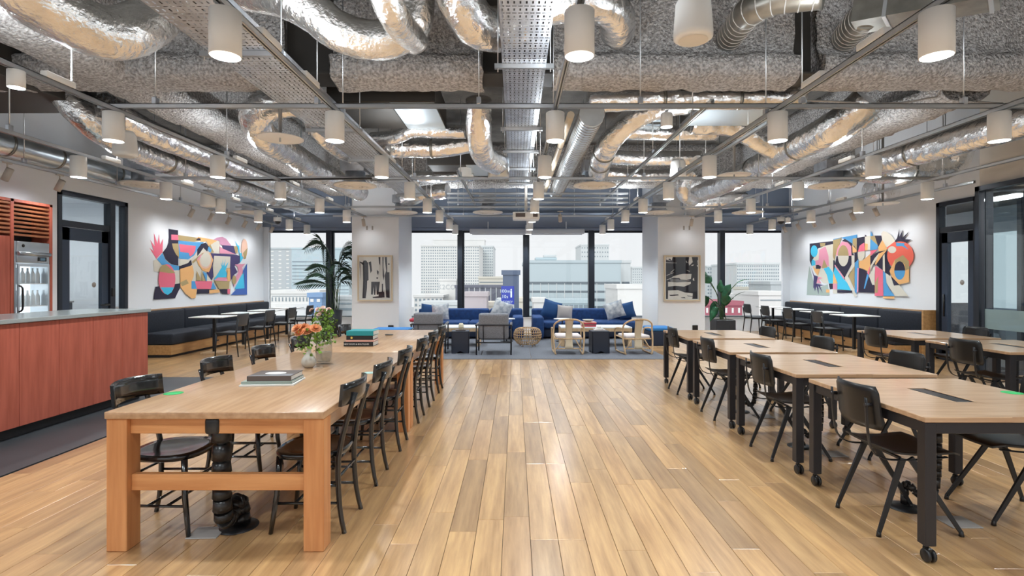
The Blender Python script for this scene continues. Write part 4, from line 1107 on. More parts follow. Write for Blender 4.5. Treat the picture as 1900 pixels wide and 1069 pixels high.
def ply_chair():
    t = thing('plywood_chair', '', 'chair')
    rows = []
    for i in range(9):
        x = -.205 + .435 * i / 8; u = i / 8
        hw = .215 * (1 - .10 * (1 - u)) * (1 if 0 < i < 8 else .86)
        zz = .462 + .012 * (u - .45) ** 2 * 8 - (.035 * ((u - .8) / .2) ** 2 if u > .8 else 0) + (.012 if i == 0 else 0)
        rows.append([Vector((x, hw * (k / 4 - 1), zz + .008 * abs(k / 4 - 1) ** 2)) for k in range(9)])
    MB().grid(rows, th=(0, 0, -.011)).build('seat', 'plyblack', t)
    rows = []
    for zi in range(8):
        u = zi / 7; z = .595 + .25 * u
        hw = .205 * (1 - .42 * max(0, abs(u - .5) * 2 - .72) ** 1.0) * (1 - .05 * u)
        rows.append([Vector((-.262 + .05 * (k / 5 - 1) ** 2 - .03 * u, hw * (k / 5 - 1), z)) for k in range(11)])
    MB().grid(rows, th=(-.010, 0, 0)).build('backrest', 'plyblack', t)
    for s in (-1, 1):
        pts = smooth_path([(.17, s * .165, .440), (-.02, s * .165, .425), (-.19, s * .165, .432), (-.262, s * .165, .49), (-.285, s * .165, .62), (-.294, s * .165, .78)], .04)
        MB().tube(pts, .012, 8, flat=(1.1, .38)).build('support_strap', 'blackmetal', t)
        for dx in (-1, 1):
            MB().bar((-.06 + dx * .022, s * .165, .435), (.0 + dx * .235 + (-.005), s * .195, .018), .034, .016, (0, 1, 0), w1=.020, h1=.012).build('leg', 'blackmetal', t)
            MB().cyl((.0 + dx * .235 - .005, s * .195, 0), (.0 + dx * .232 - .005, s * .195, .03), .014, .011, n=10).build('foot', 'plasticblack', t)
        MB().cyl((-.302, s * .165, .74), (-.262, s * .165, .74), .011, n=10).build('bolt', 'graphite', t)
    for x in (-.1, .12): MB().bar((x, -.165, .436), (x, .165, .436), .02, .012).build('cross_bar', 'blackmetal', t)
    return t
pc = ply_chair()
G = 'plywood chairs at the desks'
for i, y in enumerate(TY):
    place(pc, i == 0, (2.30, y - .06, 0), 0, 'black plywood chair on the aisle side of the aisle desks, %s from the lounge' % ORD[3 - i], G)
for i, y in enumerate(TY):
    place(pc, False, (3.03 + .05, y - (.02 if i else -.06), 0), PI + (-.08 if i == 0 else .05), 'black plywood chair on the far side of the aisle desks, %s from the lounge' % ORD[3 - i], G)
for i, y in enumerate((5.62, 7.02)):
    place(pc, False, (4.92, y, 0), .04, 'black plywood chair on the aisle side of the meeting room desks, %s from the lounge' % ORD[1 - i], G)
place(pc, False, (5.78, 7.05, 0), PI, 'black plywood chair between the corner desk and the glass partition', G)
for i, y in enumerate(TY[:3]):
    spine('black cable spine under the aisle desk, %s from the lounge' % ORD[3 - i], (XT - .02, y + .02, .645), (XT - .14, y + .14, 0), .10, .05, .036)
    p = (XT + .02, y - .08)
    tag(MB().rbox(-.09, .09, -.08, .08, 0, .006, .002, 1).build('floor_box', 'plastgrey', loc=(p[0], p[1], .0005)), 'grey floor box plate under the aisle desk, %s from the lounge' % ORD[3 - i], 'floor box', 'floor boxes')
spine('black cable spine under the meeting room desk second from the corner bench', (XT2, 5.85, .645), (XT2 - .12, 5.97, 0), .10, .05, .036)
p = FL(1893, 729, .75)
tag(MB().lathe([(0, .0012), (.055, .0012), (.055, 0), (0, 0)], 32).build('sticker', 'stickergreen', loc=(p.x - .05, p.y, .7502)), 'round green sticker on the nearest aisle desk', 'sticker', 'table stickers')
# ---------------------------------------------------------------- banquettes, cafe tables and chairs
def banquette(label, X, s, y0, y1, wallx):
    """X front plane; s=+1 when the wall lies towards -x"""
    t = thing('banquette', label, 'bench', (wallx, (y0 + y1) / 2, 0)); yc = (y0 + y1) / 2
    def bx(a, b, c, d, e, f, r, sg=2):
        x0, x1 = sorted((a, b)); return MB().rbox(x0 - wallx, x1 - wallx, c - yc, d - yc, e, f, r, sg)
    bx(wallx + s * .01, X + s * -.02, y0, y1, .05, .235, .004, 1).build('base', 'basewood', t)
    bx(wallx + s * .01, X + s * -.07, y0 + .02, y1, 0, .05, .002, 1).build('plinth', 'kick', t)
    n = int(round((y1 - y0) / 1.24)); l = (y1 - y0) / n
    for i in range(n):
        a = y0 + i * l; b = a + l
        bx(wallx + s * .16, X, a + .004, b - .004, .235, .455, .035, 3).build('seat_cushion', 'banq', t)
        bx(wallx + s * .03, wallx + s * .19, a + .004, b - .004, .40, .86, .04, 3).build('back_cushion', 'banq', t)
    bx(wallx + s * .005, wallx + s * .035, y0, y1, .2, .885, .003, 1).build('back_board', 'tablewood', t)
    if s < 0: bx(wallx + s * .01, wallx + s * .26, y0 - .05, y0 - .002, .0, .90, .004, 1).build('end_panel', 'basewood', t)
    for q in (.3, .62):
        y = y0 + (y1 - y0) * q; MB().rbox(X - wallx - .006 - s * .02, X - wallx + .006 - s * .02, y - yc - .05, y - yc + .05, .14, .17, .003, 1).build('floor_socket', 'plasticblack', t)
    return t
banquette('long dark blue bench under the mural with the red hand', -6.45, 1, 10.14, 15.38, XL)
banquette('long dark blue bench under the mural with the orange eye', 7.1, -1, 10.10, 15.38, XR)
def cafe_table():
    t = thing('cafe_table', '', 'table')
    MB().rbox(-.33, .33, -.32, .32, .725, .745, .006, 2).build('tabletop', 'whitetop', t)
    MB().bar((0, 0, .04), (0, 0, .725), .05, .05, (0, 1, 0)).build('post', 'blackmetal', t)
    MB().rbox(-.17, .17, -.20, .20, 0, .04, .005, 1).build('base', 'palewood', t)
    return t
ct = cafe_table()
LY = [10.75, 11.9, 13.05, 14.15]
for i, y in enumerate(LY): place(ct, i == 0, (-6.0, y, 0), 0, 'pale topped cafe table by the red hand mural bench, %s from the windows' % ORD[3 - i], 'cafe tables')
RY = [11.1, 12.3, 13.5, 14.6]
for i, y in enumerate(RY): place(ct, False, (6.98, y, 0), 0, 'pale topped cafe table by the orange eye mural bench, %s from the windows' % ORD[3 - i], 'cafe tables')
def cafe_chair():
    t = thing('cafe_chair', '', 'chair')
    rows = []
    for i in range(8):
        u = i / 7; x = -.19 + .42 * u; hw = .20 * (1 if 0 < i < 7 else .9)
        zz = .455 + .03 * (u - .4) ** 2 - (.02 if i == 7 else 0)
        rows.append([Vector((x, hw * (k / 4 - 1), zz + .008 * abs(k / 4 - 1) ** 2)) for k in range(9)])
    MB().grid(rows, th=(0, 0, -.014)).build('seat', 'plygrey', t)
    rows = []
    for zi in range(8):
        u = zi / 7; z = .575 + .245 * u; hw = .20 * (1 - .30 * max(0, abs(u - .55) * 2 - .55))
        rows.append([Vector((-.235 + .035 * (k / 5 - 1) ** 2 - .035 * u, hw * (k / 5 - 1), z)) for k in range(11)])
    MB().grid(rows, th=(-.012, 0, 0)).build('backrest', 'plygrey', t)
    for s in (-1, 1):
        MB().tube([(-.255, s * .20, 0), (-.20, s * .195, .44), (-.252, s * .19, .72)], [.011, .017, .012], 8).build('leg', 'blackmetal', t)
        MB().tube([(.21, s * .19, 0), (.19, s * .18, .44)], [.011, .017], 8).build('leg', 'blackmetal', t)
        MB().bar((-.20, s * .185, .43), (.19, s * .175, .43), .02, .035).build('seat_rail', 'blackmetal', t)
    MB().bar((.185, -.17, .43), (.185, .17, .43), .02, .035).build('seat_rail', 'blackmetal', t)
    return t
cc = cafe_chair()
for i, y in enumerate([10.45, 11.6, 12.75, 13.85]):
    place(cc, i == 0, (-5.5, y, 0), PI - .06, 'dark grey cafe chair facing the bench under the red hand mural, %s from the windows' % ORD[3 - i], 'cafe chairs')
for i, y in enumerate([11.3, 12.5, 13.65, 14.7]):
    place(cc, False, (6.55, y, 0), .06, 'dark grey cafe chair facing the bench under the orange eye mural, %s from the windows' % ORD[3 - i], 'cafe chairs')
# ---------------------------------------------------------------- lounge
tag(MB().rbox(-3.0, -.005 + .3, 9.93, 14.4, 0, .009, .002, 1).build('rug', 'rug', loc=(0, 0, .0005)), 'dark grey rug under the upholstered armchairs', 'rug', 'lounge rugs')
tag(MB().rbox(.3, 2.85, 9.93, 14.4, 0, .009, .002, 1).build('rug', 'rug', loc=(0, 0, .0005)), 'dark grey rug under the bentwood armchairs', 'rug', 'lounge rugs')
ZR0 = .0105
def sofa(label, x0, x1, arm):
    t = thing('sofa', label, 'sofa', ((x0 + x1) / 2, 13.95, ZR0)); c = (x0 + x1) / 2; y = 13.95
    w = x1 - x0
    def bx(a, b, c0, d, e, f, r): return MB().rbox(a - c, b - c, c0 - y, d - y, e, f, r, 3)
    bx(x0, x1, 13.4, 14.5, .03, .25, .03).build('base', 'navyfab', t)
    n = 2; l = w / n
    for i in range(n):
        bx(x0 + i * l + .004, x0 + (i + 1) * l - .004, 13.35, 14.25, .25, .42, .05).build('seat_cushion', 'sofa', t)
    cuts = (0, .22, .68, 1) if arm < 0 else (0, .33, .78, 1)
    for i in range(3):
        bx(x0 + cuts[i] * w + .006, x0 + cuts[i + 1] * w - .006, 14.18, 14.52, .25, .70, .05).build('back_cushion', 'sofa', t)
    for ax in arm if isinstance(arm, tuple) else ((x1 - .27) if arm < 0 else x0,):
        bx(ax, ax + .27, 13.1, 14.3, .03, .55, .045).build('armrest', 'sofa', t)
    for sx in (x0 + .1, x1 - .1):
        for yy in (13.45, 14.4): MB().cyl((sx - c, yy - y, 0), (sx - c, yy - y, .04), .02).build('foot', 'plasticblack', t)
    return t
sofa('royal blue fabric sofa behind the upholstered armchairs', -2.55, .20, -1)
sofa('royal blue fabric sofa behind the bentwood armchairs', .43, 3.08, 1)
def cushion(label, px, py, Y, w, h, rot, mt_, tilt=.25, yaw=0):
    p = P(px, py, Y)
    t = thing('cushion', label, 'cushion', (p.x, p.y, .432))
    m = MB(); n = 10
    for sgn in (-1, 1):
        rows = []
        for i in range(n + 1):
            row = []
            for j in range(n + 1):
                u, v = i / n * 2 - 1, j / n * 2 - 1
                th = .075 * (max(0, (1 - u * u) * (1 - v * v))) ** .45
                pin = 1 - .06 * (1 - abs(u)) * abs(v) - .0
                row.append(Vector((v * w / 2 * (1 - .07 * (1 - u * u)), sgn * th, u * h / 2 * (1 - .07 * (1 - v * v)))))
            rows.append(row if sgn > 0 else row[::-1])
        m.grid(rows)
    M = Matrix.Rotation(yaw, 4, 'Z') @ Matrix.Rotation(-tilt, 4, 'X') @ Matrix.Rotation(rot, 4, 'Y')
    m.v = [tuple(M @ Vector(q)) for q in m.v]
    zmin = min(q[2] for q in m.v)
    m.v = [(q[0], q[1], q[2] - zmin) for q in m.v]
    m.build('cover', mt_, t)
    return t
cushion('small dark blue cushion at the outer end of the armchair side sofa', 795, 590, 14.05, .42, .40, .1, 'cushnavy')
cushion('pale patterned knit cushion beside the dark blue cushion', 817, 592, 13.85, .45, .42, -.06, 'cushpale')
cushion('pale marbled cushion at the middle end of the armchair side sofa', 931, 592, 13.85, .5, .44, .35, 'cushpale')
cushion('dark blue cushion tilted on the middle end of the bentwood side sofa', 1023, 590, 13.95, .48, .46, .3, 'cushnavy')
cushion('taupe cushion beside the tilted dark blue cushion', 1048, 594, 13.8, .40, .38, .1, 'cushgrey')
cushion('pale marbled cushion at the column end of the bentwood side sofa', 1140, 590, 13.8, .50, .44, -.28, 'cushpale')
cushion('dark blue cushion behind the marbled cushion by the column', 1162, 590, 14.08, .45, .42, -.2, 'cushnavy')
tag(MB().rbox(-.3, .3, -.25, .25, 0, .08, .035, 3).build('folded_blanket', 'red', loc=(-2.32, 13.55, .432)), 'red folded blanket at the end of the armchair side sofa', 'blanket')
# coffee tables
def coffee(label, x0, x1, y0, y1):
    t = thing('coffee_table', label, 'table', ((x0 + x1) / 2, (y0 + y1) / 2, ZR0)); a, b = (x1 - x0) / 2, (y1 - y0) / 2
    MB().rbox(-a, a, -b, b, .40, .425, .004, 1).build('tabletop', 'whitetop', t)
    MB().rbox(-a, a, -b, -b + .03, .33, .40, .003, 1).build('apron', 'palewood', t)
    MB().rbox(-a, a, b - .03, b, .33, .40, .003, 1).build('apron', 'palewood', t)
    for s in (-1, 1): MB().rbox(s * (a - .04) - .04, s * (a - .04) + .04, -b + .03, b - .03, 0, .40, .004, 1).build('leg', 'palewood', t)
    return t
coffee('pale topped wooden coffee table before the armchair side sofa', -1.95, -.78, 11.75, 12.45)
coffee('pale topped wooden coffee table before the bentwood side sofa', 1.0, 2.55, 11.75, 12.45)
for px, Y, lab in ((940, 12.8, 'before the marbled cushion'), (1043, 12.75, 'before the taupe cushion')):
    x = (px - CX) * Y / FPX
    t = thing('side_table', 'small round white topped side table ' + lab, 'table', (x, Y, ZR0), 0, 'slim side tables')
    MB().lathe([(0, .53), (.2, .53), (.2, .545), (0, .545)], 28).build('tabletop', 'whitetop', t)
    MB().cyl((0, 0, .01), (0, 0, .53), .015).build('post', 'blackmetal', t)
    MB().lathe([(0, 0), (.15, 0), (.15, .01), (0, .012)], 24).build('base', 'blackmetal', t)
# magazines and planter on the coffee table
bx_ = (1.62, 11.98, ZR0 + .425)
k = 0
for i, (mt_, h) in enumerate((('red', .03), ('bookbrown', .025), ('red', .03), ('booksalmon', .02))):
    book('%s book in the pile on the bentwood side coffee table' % ('lowest red', 'second brown', 'third red', 'topmost salmon')[i], .32, .25, h, (bx_[0], bx_[1], bx_[2] + k), .03 * i, mt_, 'books on the coffee table'); k += h
tag(MB().lathe([(0, 0), (.06, 0), (.13, .05), (.125, .05), (.055, .008), (0, .008)], 24).build('bowl', 'ceramic', loc=(bx_[0], bx_[1], bx_[2] + k)), 'grey bowl standing on the coffee table book pile', 'bowl')
# grey armchairs seen from behind
def armchair():
    t = thing('armchair', '', 'chair')    # faces +y
    MB().rbox(-.28, .28, -.26, .32, .28, .42, .04, 3).build('seat', 'greyfab', t)
    m = MB(); m.rbox(-.29, .29, -.05, .05, 0, .52, .048, 4)
    M = Matrix.Translation((0, -.27, .30)) @ Matrix.Rotation(.16, 4, 'X'); m.v = [tuple(M @ Vector(p)) for p in m.v]; m.build('backrest', 'greyfab', t)
    for s in (-1, 1):
        MB().cyl((s * .335, -.36, 0), (s * .335, -.36, .56), .015, n=10).build('leg', 'graphite', t)
        MB().cyl((s * .335, .33, 0), (s * .335, .33, .56), .015, n=10).build('leg', 'graphite', t)
        MB().rbox(s * .335 - .025, s * .335 + .025, -.38, .36, .56, .585, .01, 2).build('armrest', 'graphite', t)
        MB().cyl((s * .335, -.36, .24), (s * .335, .33, .24), .012, n=8).build('side_rail', 'graphite', t)
        MB().cyl((s * .2, -.375, .58), (s * .2, -.33, .24), .009, n=8).build('back_strut', 'graphite', t)
    for y, z in ((-.36, .24), (.33, .24), (-.375, .58)): MB().cyl((-.335, y, z), (.335, y, z), .012, n=8).build('cross_rail', 'graphite', t)
    return t
ac = armchair()
p = FL(916, 660); place(ac, True, (p.x, p.y + .37, ZR0), .0, 'grey upholstered armchair with a tube frame beside the rattan pouf', 'grey armchairs')
place(ac, False, ((797 - CX) * 10.9 / FPX, 11.0, ZR0), .05, 'grey upholstered armchair with a tube frame nearest the palm side column', 'grey armchairs')
# bentwood chairs
def bentwood():
    t = thing('bentwood_armchair', '', 'chair')    # faces +y
    for s in (-1, 1):
        pts = smooth_path([(s * .26, -.28, .02), (s * .27, -.30, .02), (s * .30, -.24, .30), (s * .295, -.22, .50), (s * .27, -.27, .60), (s * .15, -.33, .675), (0, -.345, .69)], .03)
        MB().tube(pts, .017, 8).build('back_bow', 'palewood', t)
        MB().tube(smooth_path([(s * .295, -.22, .50), (s * .31, -.05, .50), (s * .31, .16, .48), (s * .305, .26, .44), (s * .30, .28, .36), (s * .29, .28, .1), (s * .28, .26, .02)], .03), .016, 8).build('arm_bow', 'palewood', t)
        MB().tube(smooth_path([(s * .26, -.30, .02), (s * .27, 0, .012), (s * .28, .26, .02)], .05), .016, 8).build('runner', 'palewood', t)
        MB().cyl((s * .26, -.25, .30), (s * .27, .27, .32), .014, n=8).build('seat_rail', 'palewood', t)
        MB().cyl((s * .24, -.27, .10), (s * .13, -.25, .29), .012, n=8).build('corner_brace', 'palewood', t)
    m = MB(); rows = []
    for i in range(10):
        u = i / 9; z = .10 + .60 * u; y = -.285 + .05 * math.sin(u * PI) - .065 * max(0, u - .5) * 1.6
        hw = .085 - .02 * math.sin(u * PI)
        rows.append([Vector((-hw + 2 * hw * k / 4, y, z)) for k in range(5)])
    m.grid(rows, th=(0, -.014, 0)); m.build('back_splat', 'framewood', t)
    MB().rbox(-.25, .25, -.25, .27, .30, .37, .03, 3).build('seat_cushion', 'seatpale', t)
    for y, z in ((-.265, .11), (-.25, .30), (.27, .32)): MB().cyl((-.26, y, z), (.26, y, z), .013, n=8).build('cross_rail', 'palewood', t)
    return t
bw = bentwood()
p = FL(1056, 659); place(bw, True, (p.x, p.y + .3, ZR0), 0, 'pale bentwood armchair with a broad back splat beside the rattan pouf', 'bentwood armchairs')
p = FL(1182, 659); place(bw, False, (p.x, p.y + .3, ZR0), .12, 'pale bentwood armchair with a broad back splat nearest the blue ottoman', 'bentwood armchairs')
# rattan pouf
p = FL(979, 644)
t = thing('rattan_pouf', 'round open weave rattan pouf between the lounge armchairs', 'pouf', (p.x, p.y + .1, ZR0))
n = 34
for i in range(n):
    a = 2 * PI * i / n; m = MB()
    pts = [Vector((math.cos(a) * r, math.sin(a) * r, z)) for r, z in ((.13, .40), (.2, .398), (.27, .36), (.305, .26), (.29, .16), (.22, .06), (.16, .045))]
    m.tube(smooth_path(pts, .04), .0065, 5).build('rib', 'rattan', t)
for r, z in ((.13, .405), (.295, .31), (.308, .255), (.305, .20), (.27, .12), (.17, .05)):
    MB().tube([(math.cos(2 * PI * k / 40) * r, math.sin(2 * PI * k / 40) * r, z) for k in range(40)], .008, 6, closed=True).build('hoop', 'rattan', t)
for i in range(5):
    a = 2 * PI * i / 5 + .3; MB().cyl((math.cos(a) * .17, math.sin(a) * .17, 0), (math.cos(a) * .17, math.sin(a) * .17, .06), .01).build('leg', 'rattan', t)
# dark block stools
def block(label, px, py):
    p = FL(px, py); t = thing('block_stool', label, 'side table', (p.x, p.y + .17, ZR0), .06, 'dark block side tables')
    w = .175; h = .42
    for ry in range(4):
        M = Matrix.Rotation(ry * PI / 2, 4, 'Z')
        pts = [(-w, -w, 0), (-.115, -w, 0), (0, -w, .045), (.115, -w, 0), (w, -w, 0), (w, -w, h), (-w, -w, h)]
        MB().prism([M @ Vector(q) for q in pts], M.to_3x3() @ Vector((0, .02, 0))).build('side_panel', 'sidenavy', t)
    MB().rbox(-w, w, -w, w, h, h + .02, .004, 1).build('top', 'sidenavy', t)
    return (p.x, p.y + .17, ZR0 + h + .02)
q = block('dark block side table with the cream pot beside the armchair', 853, 657)
book('closed brown book under the cream pot', .2, .15, .02, q, .1, 'bookbrown', 'lounge books')
tag(MB().lathe([(0, 0), (.035, 0), (.055, .05), (.05, .10), (.03, .13), (.028, .13), (.045, .1), (.05, .05), (.03, .005), (0, .005)], 8, smooth=False).build('candle_pot', 'cream', loc=(q[0] + .01, q[1], q[2] + .0205)), 'faceted cream candle pot on the dark block table', 'pot')
q = block('dark block side table with two pale books between the bentwood armchairs', 1114, 657)
book('larger pale book on the dark block table', .22, .16, .025, q, .1, 'seatpale', 'lounge books')
book('smaller pale book on top of the larger pale book', .16, .12, .02, (q[0], q[1], q[2] + .0255), -.1, 'paper', 'lounge books')
tag(MB().rbox(-.04, .04, -.03, .03, 0, .04, .008, 2).build('coaster_box', 'paper', loc=(q[0], q[1], q[2] + .046)), 'small white box on the pale books', 'box')
# ottoman
t = thing('ottoman', 'dark blue square ottoman with a brighter blue top by the column', 'ottoman', (3.12, 11.9, 0))
for i, (mt_, z0, z1) in enumerate((('navyfab', .04, .36), ('ottoman_top', .36, .44))): MB().rbox(-.24, .30, -.3, .3, z0, z1, .03, 3).build('body' if i == 0 else 'top_cushion', mt_, t)
MB().rbox(-.23, .29, -.29, .29, 0, .04, .003, 1).build('plinth', 'palewood', t)
t = thing('ottoman', 'dark blue low ottoman beside the communal table by the palm side column', 'ottoman', (-1.9, 8.35, 0))
for i, (mt_, z0, z1) in enumerate((('navyfab', .04, .68), ('ottoman_top', .68, .715))): MB().rbox(-.28, .28, -.2, .2, z0, z1, .02, 2).build('body' if i == 0 else 'top_cushion', mt_, t)
# ---------------------------------------------------------------- murals and prints
PAL = {'N': (.022, .018, .045), 'K': (.85, .17, .26), 'R': (.88, .16, .11), 'B': (.09, .36, .70), 'S': (.06, .55, .82), 'T': (.45, .34, .16), 'O': (.90, .50, .20),
       'W': (.74, .70, .60), 'M': (.62, .30, .45), 'G': (.42, .50, .46), 'V': (.06, .045, .15), 'D': (.05, .13, .45), 'L': (.85, .55, .42), 'P': (.80, .33, .45)}
PK = list(PAL)
for k_, c_ in PAL.items(): mat('paint_' + k_, c_, .7)
def mural(name, label, polys, reg, zs, wallx, sgn):
    """polys: (colour, points) with points in the photograph crop of the wall; projected on to the wall plane"""
    def W(u, v, i):
        px, py = reg[0] + u / zs, reg[1] + v / zs
        Y = abs(wallx) * FPX / abs(px - CX)
        return Vector((0, Y, H - (py - CY) * Y / FPX)) + Vector((sgn * (.004 + .0004 * i), 0, 0))
    c = W(700, 540, 0); t = thing(name, label, 'mural', (wallx, c.y, c.z))
    m = MB()
    for i, (k, pts) in enumerate(polys):
        q = [W(u, v, i) - Vector((0, c.y, c.z)) for u, v in pts]
        m.poly(q, PK.index(k))
    m.build('painted_shapes', ['paint_' + k for k in PK], t)
E = ell
LM = [('W', [(100, 490), (140, 470), (300, 620), (600, 470), (700, 330), (900, 240), (980, 230), (980, 420), (1110, 430), (1190, 590), (1150, 690), (1120, 940), (1000, 900), (830, 880), (600, 860), (440, 800), (380, 840), (160, 640), (105, 630)]),
 ('K', [(50, 320), (110, 370), (60, 215), (120, 300), (108, 125), (155, 265), (175, 140), (190, 280), (228, 200), (222, 380), (140, 465)]),
 ('B', [(150, 470), (222, 390), (260, 480), (330, 540), (440, 560), (440, 615), (340, 620), (290, 555), (210, 545)]),
 ('N', [(302, 70), (427, 88), (432, 555), (380, 548), (330, 530), (260, 470), (225, 380), (280, 310), (300, 250), (305, 180)]),
 ('K', [(337, 145), (427, 150), (430, 220), (337, 215)]), ('T', [(427, 150), (700, 190), (725, 225), (640, 240), (432, 222)]),
 ('B', [(432, 225), (640, 245), (770, 245), (700, 330), (640, 420), (560, 475), (470, 465), (440, 460), (432, 300)]),
 ('K', [(440, 270), (660, 295), (655, 350), (630, 400), (585, 440), (565, 385), (455, 375)]), ('T', [(345, 262), (432, 262), (440, 450), (400, 410), (360, 330)]),
 ('N', [(440, 560), (520, 530), (600, 480), (610, 545), (540, 590), (440, 612)]), ('W', [(445, 470), (560, 475), (605, 455), (560, 520), (450, 560)]),
 ('O', [(690, 175), (880, 210), (960, 220), (900, 250), (830, 300), (800, 235), (740, 245), (670, 200)]), ('N', [(690, 190), (722, 195), (725, 225), (660, 218)]),
 ('N', [(680, 340), (730, 270), (790, 250), (830, 300), (810, 370), (760, 320), (720, 380), (680, 430)]), ('B', [(830, 300), (880, 340), (850, 385), (815, 345)]), ('T', [(850, 270), (900, 380), (860, 390), (870, 340), (830, 300)]),
 ('M', [(890, 215), (940, 185), (1010, 175), (1060, 200), (1130, 290), (1010, 290), (975, 270), (975, 230)]), ('P', [(975, 300), (1015, 330), (1190, 405), (975, 395)]),
 ('V', [(1015, 285), (1160, 295), (1190, 405), (1015, 330)]), ('T', [(1160, 300), (1215, 300), (1210, 400), (1185, 390)]),
 ('V', [(850, 390), (1200, 415), (1240, 430), (1240, 520), (1170, 560), (1210, 640), (1150, 690), (1120, 760), (1110, 580), (1115, 435), (900, 425), (880, 560), (890, 700), (870, 750), (800, 650), (860, 560), (885, 470)]),
 ('O', [(700, 440), (760, 385), (850, 390), (888, 480), (860, 580), (830, 645), (750, 620), (690, 540), (670, 480)]), ('L', E(785, 485, 85, 112)), ('W', E(785, 475, 72, 98)),
 ('T', [(610, 500), (740, 390), (765, 385), (700, 460), (615, 530)]), ('P', [(670, 470), (740, 395), (720, 450), (680, 490)]),
 ('W', [(900, 425), (1115, 435), (1110, 580), (1040, 600), (900, 720), (885, 600)]),
 ('S', [(1000, 575), (985, 510), (1010, 560), (1010, 470), (1025, 560), (1050, 465), (1040, 570), (1090, 505), (1050, 620), (1070, 660), (1060, 710), (980, 710), (890, 750), (960, 640)]),
 ('S', [(1230, 290), (1240, 390), (1280, 380), (1260, 430), (1290, 440), (1245, 520), (1240, 420), (1200, 290), (1175, 225), (1215, 290)]),
 ('L', E(1300, 330, 42, 128)), ('T', [(1280, 390), (1340, 320), (1320, 460), (1300, 470)]),
 ('D', [(1335, 525), (1335, 940), (1120, 945), (1200, 860), (1300, 855), (1295, 660), (1270, 640)]), ('S', [(1290, 650), (1300, 855), (1170, 865), (1260, 690)]),
 ('P', [(1170, 540), (1310, 530), (1270, 580), (1280, 640), (1160, 840), (1150, 760), (1220, 640), (1210, 570)]), ('T', E(1165, 745, 28, 60)),
 ('N', [(120, 835), (450, 790), (450, 840), (380, 985), (95, 1003)]), ('K', E(272, 735, 112, 200)), ('T', [(165, 635), (185, 580), (215, 545), (260, 545), (330, 605), (370, 640), (380, 655), (300, 655)]),
 ('S', [(185, 843), (365, 843), (330, 910), (280, 943), (235, 920)]),
 ('O', [(445, 600), (610, 550), (628, 640), (625, 700), (600, 760), (600, 850), (670, 870), (650, 985), (600, 990), (520, 930), (450, 840)]), ('T', [(445, 780), (530, 740), (560, 790), (470, 830)]),
 ('T', [(665, 620), (730, 750), (665, 752)]), ('T', [(725, 620), (775, 758), (735, 755)]), ('B', [(745, 630), (800, 660), (802, 790)]),
 ('K', [(640, 760), (870, 760), (860, 865), (660, 865)]), ('B', [(595, 760), (640, 760), (665, 862), (595, 862)]), ('T', [(900, 755), (1100, 760), (1095, 860), (960, 865)]), ('B', [(880, 770), (925, 865), (850, 868)]),
 ('N', [(670, 870), (830, 870), (830, 922), (665, 925)]), ('O', [(830, 880), (960, 870), (970, 910), (830, 925)]), ('N', [(960, 870), (1070, 870), (1070, 930), (1000, 925)]), ('P', [(890, 750), (950, 710), (1060, 715), (1070, 760)]),
 ('O', [(1070, 590), (1105, 590), (1110, 760), (1070, 760)]), ('K', [(1070, 865), (1105, 865), (1105, 930), (1070, 930)])]
mural('wall_mural', 'colourful abstract wall mural with a red spiky hand above the bench', LM, (270, 415), 7.125, XL, 1)
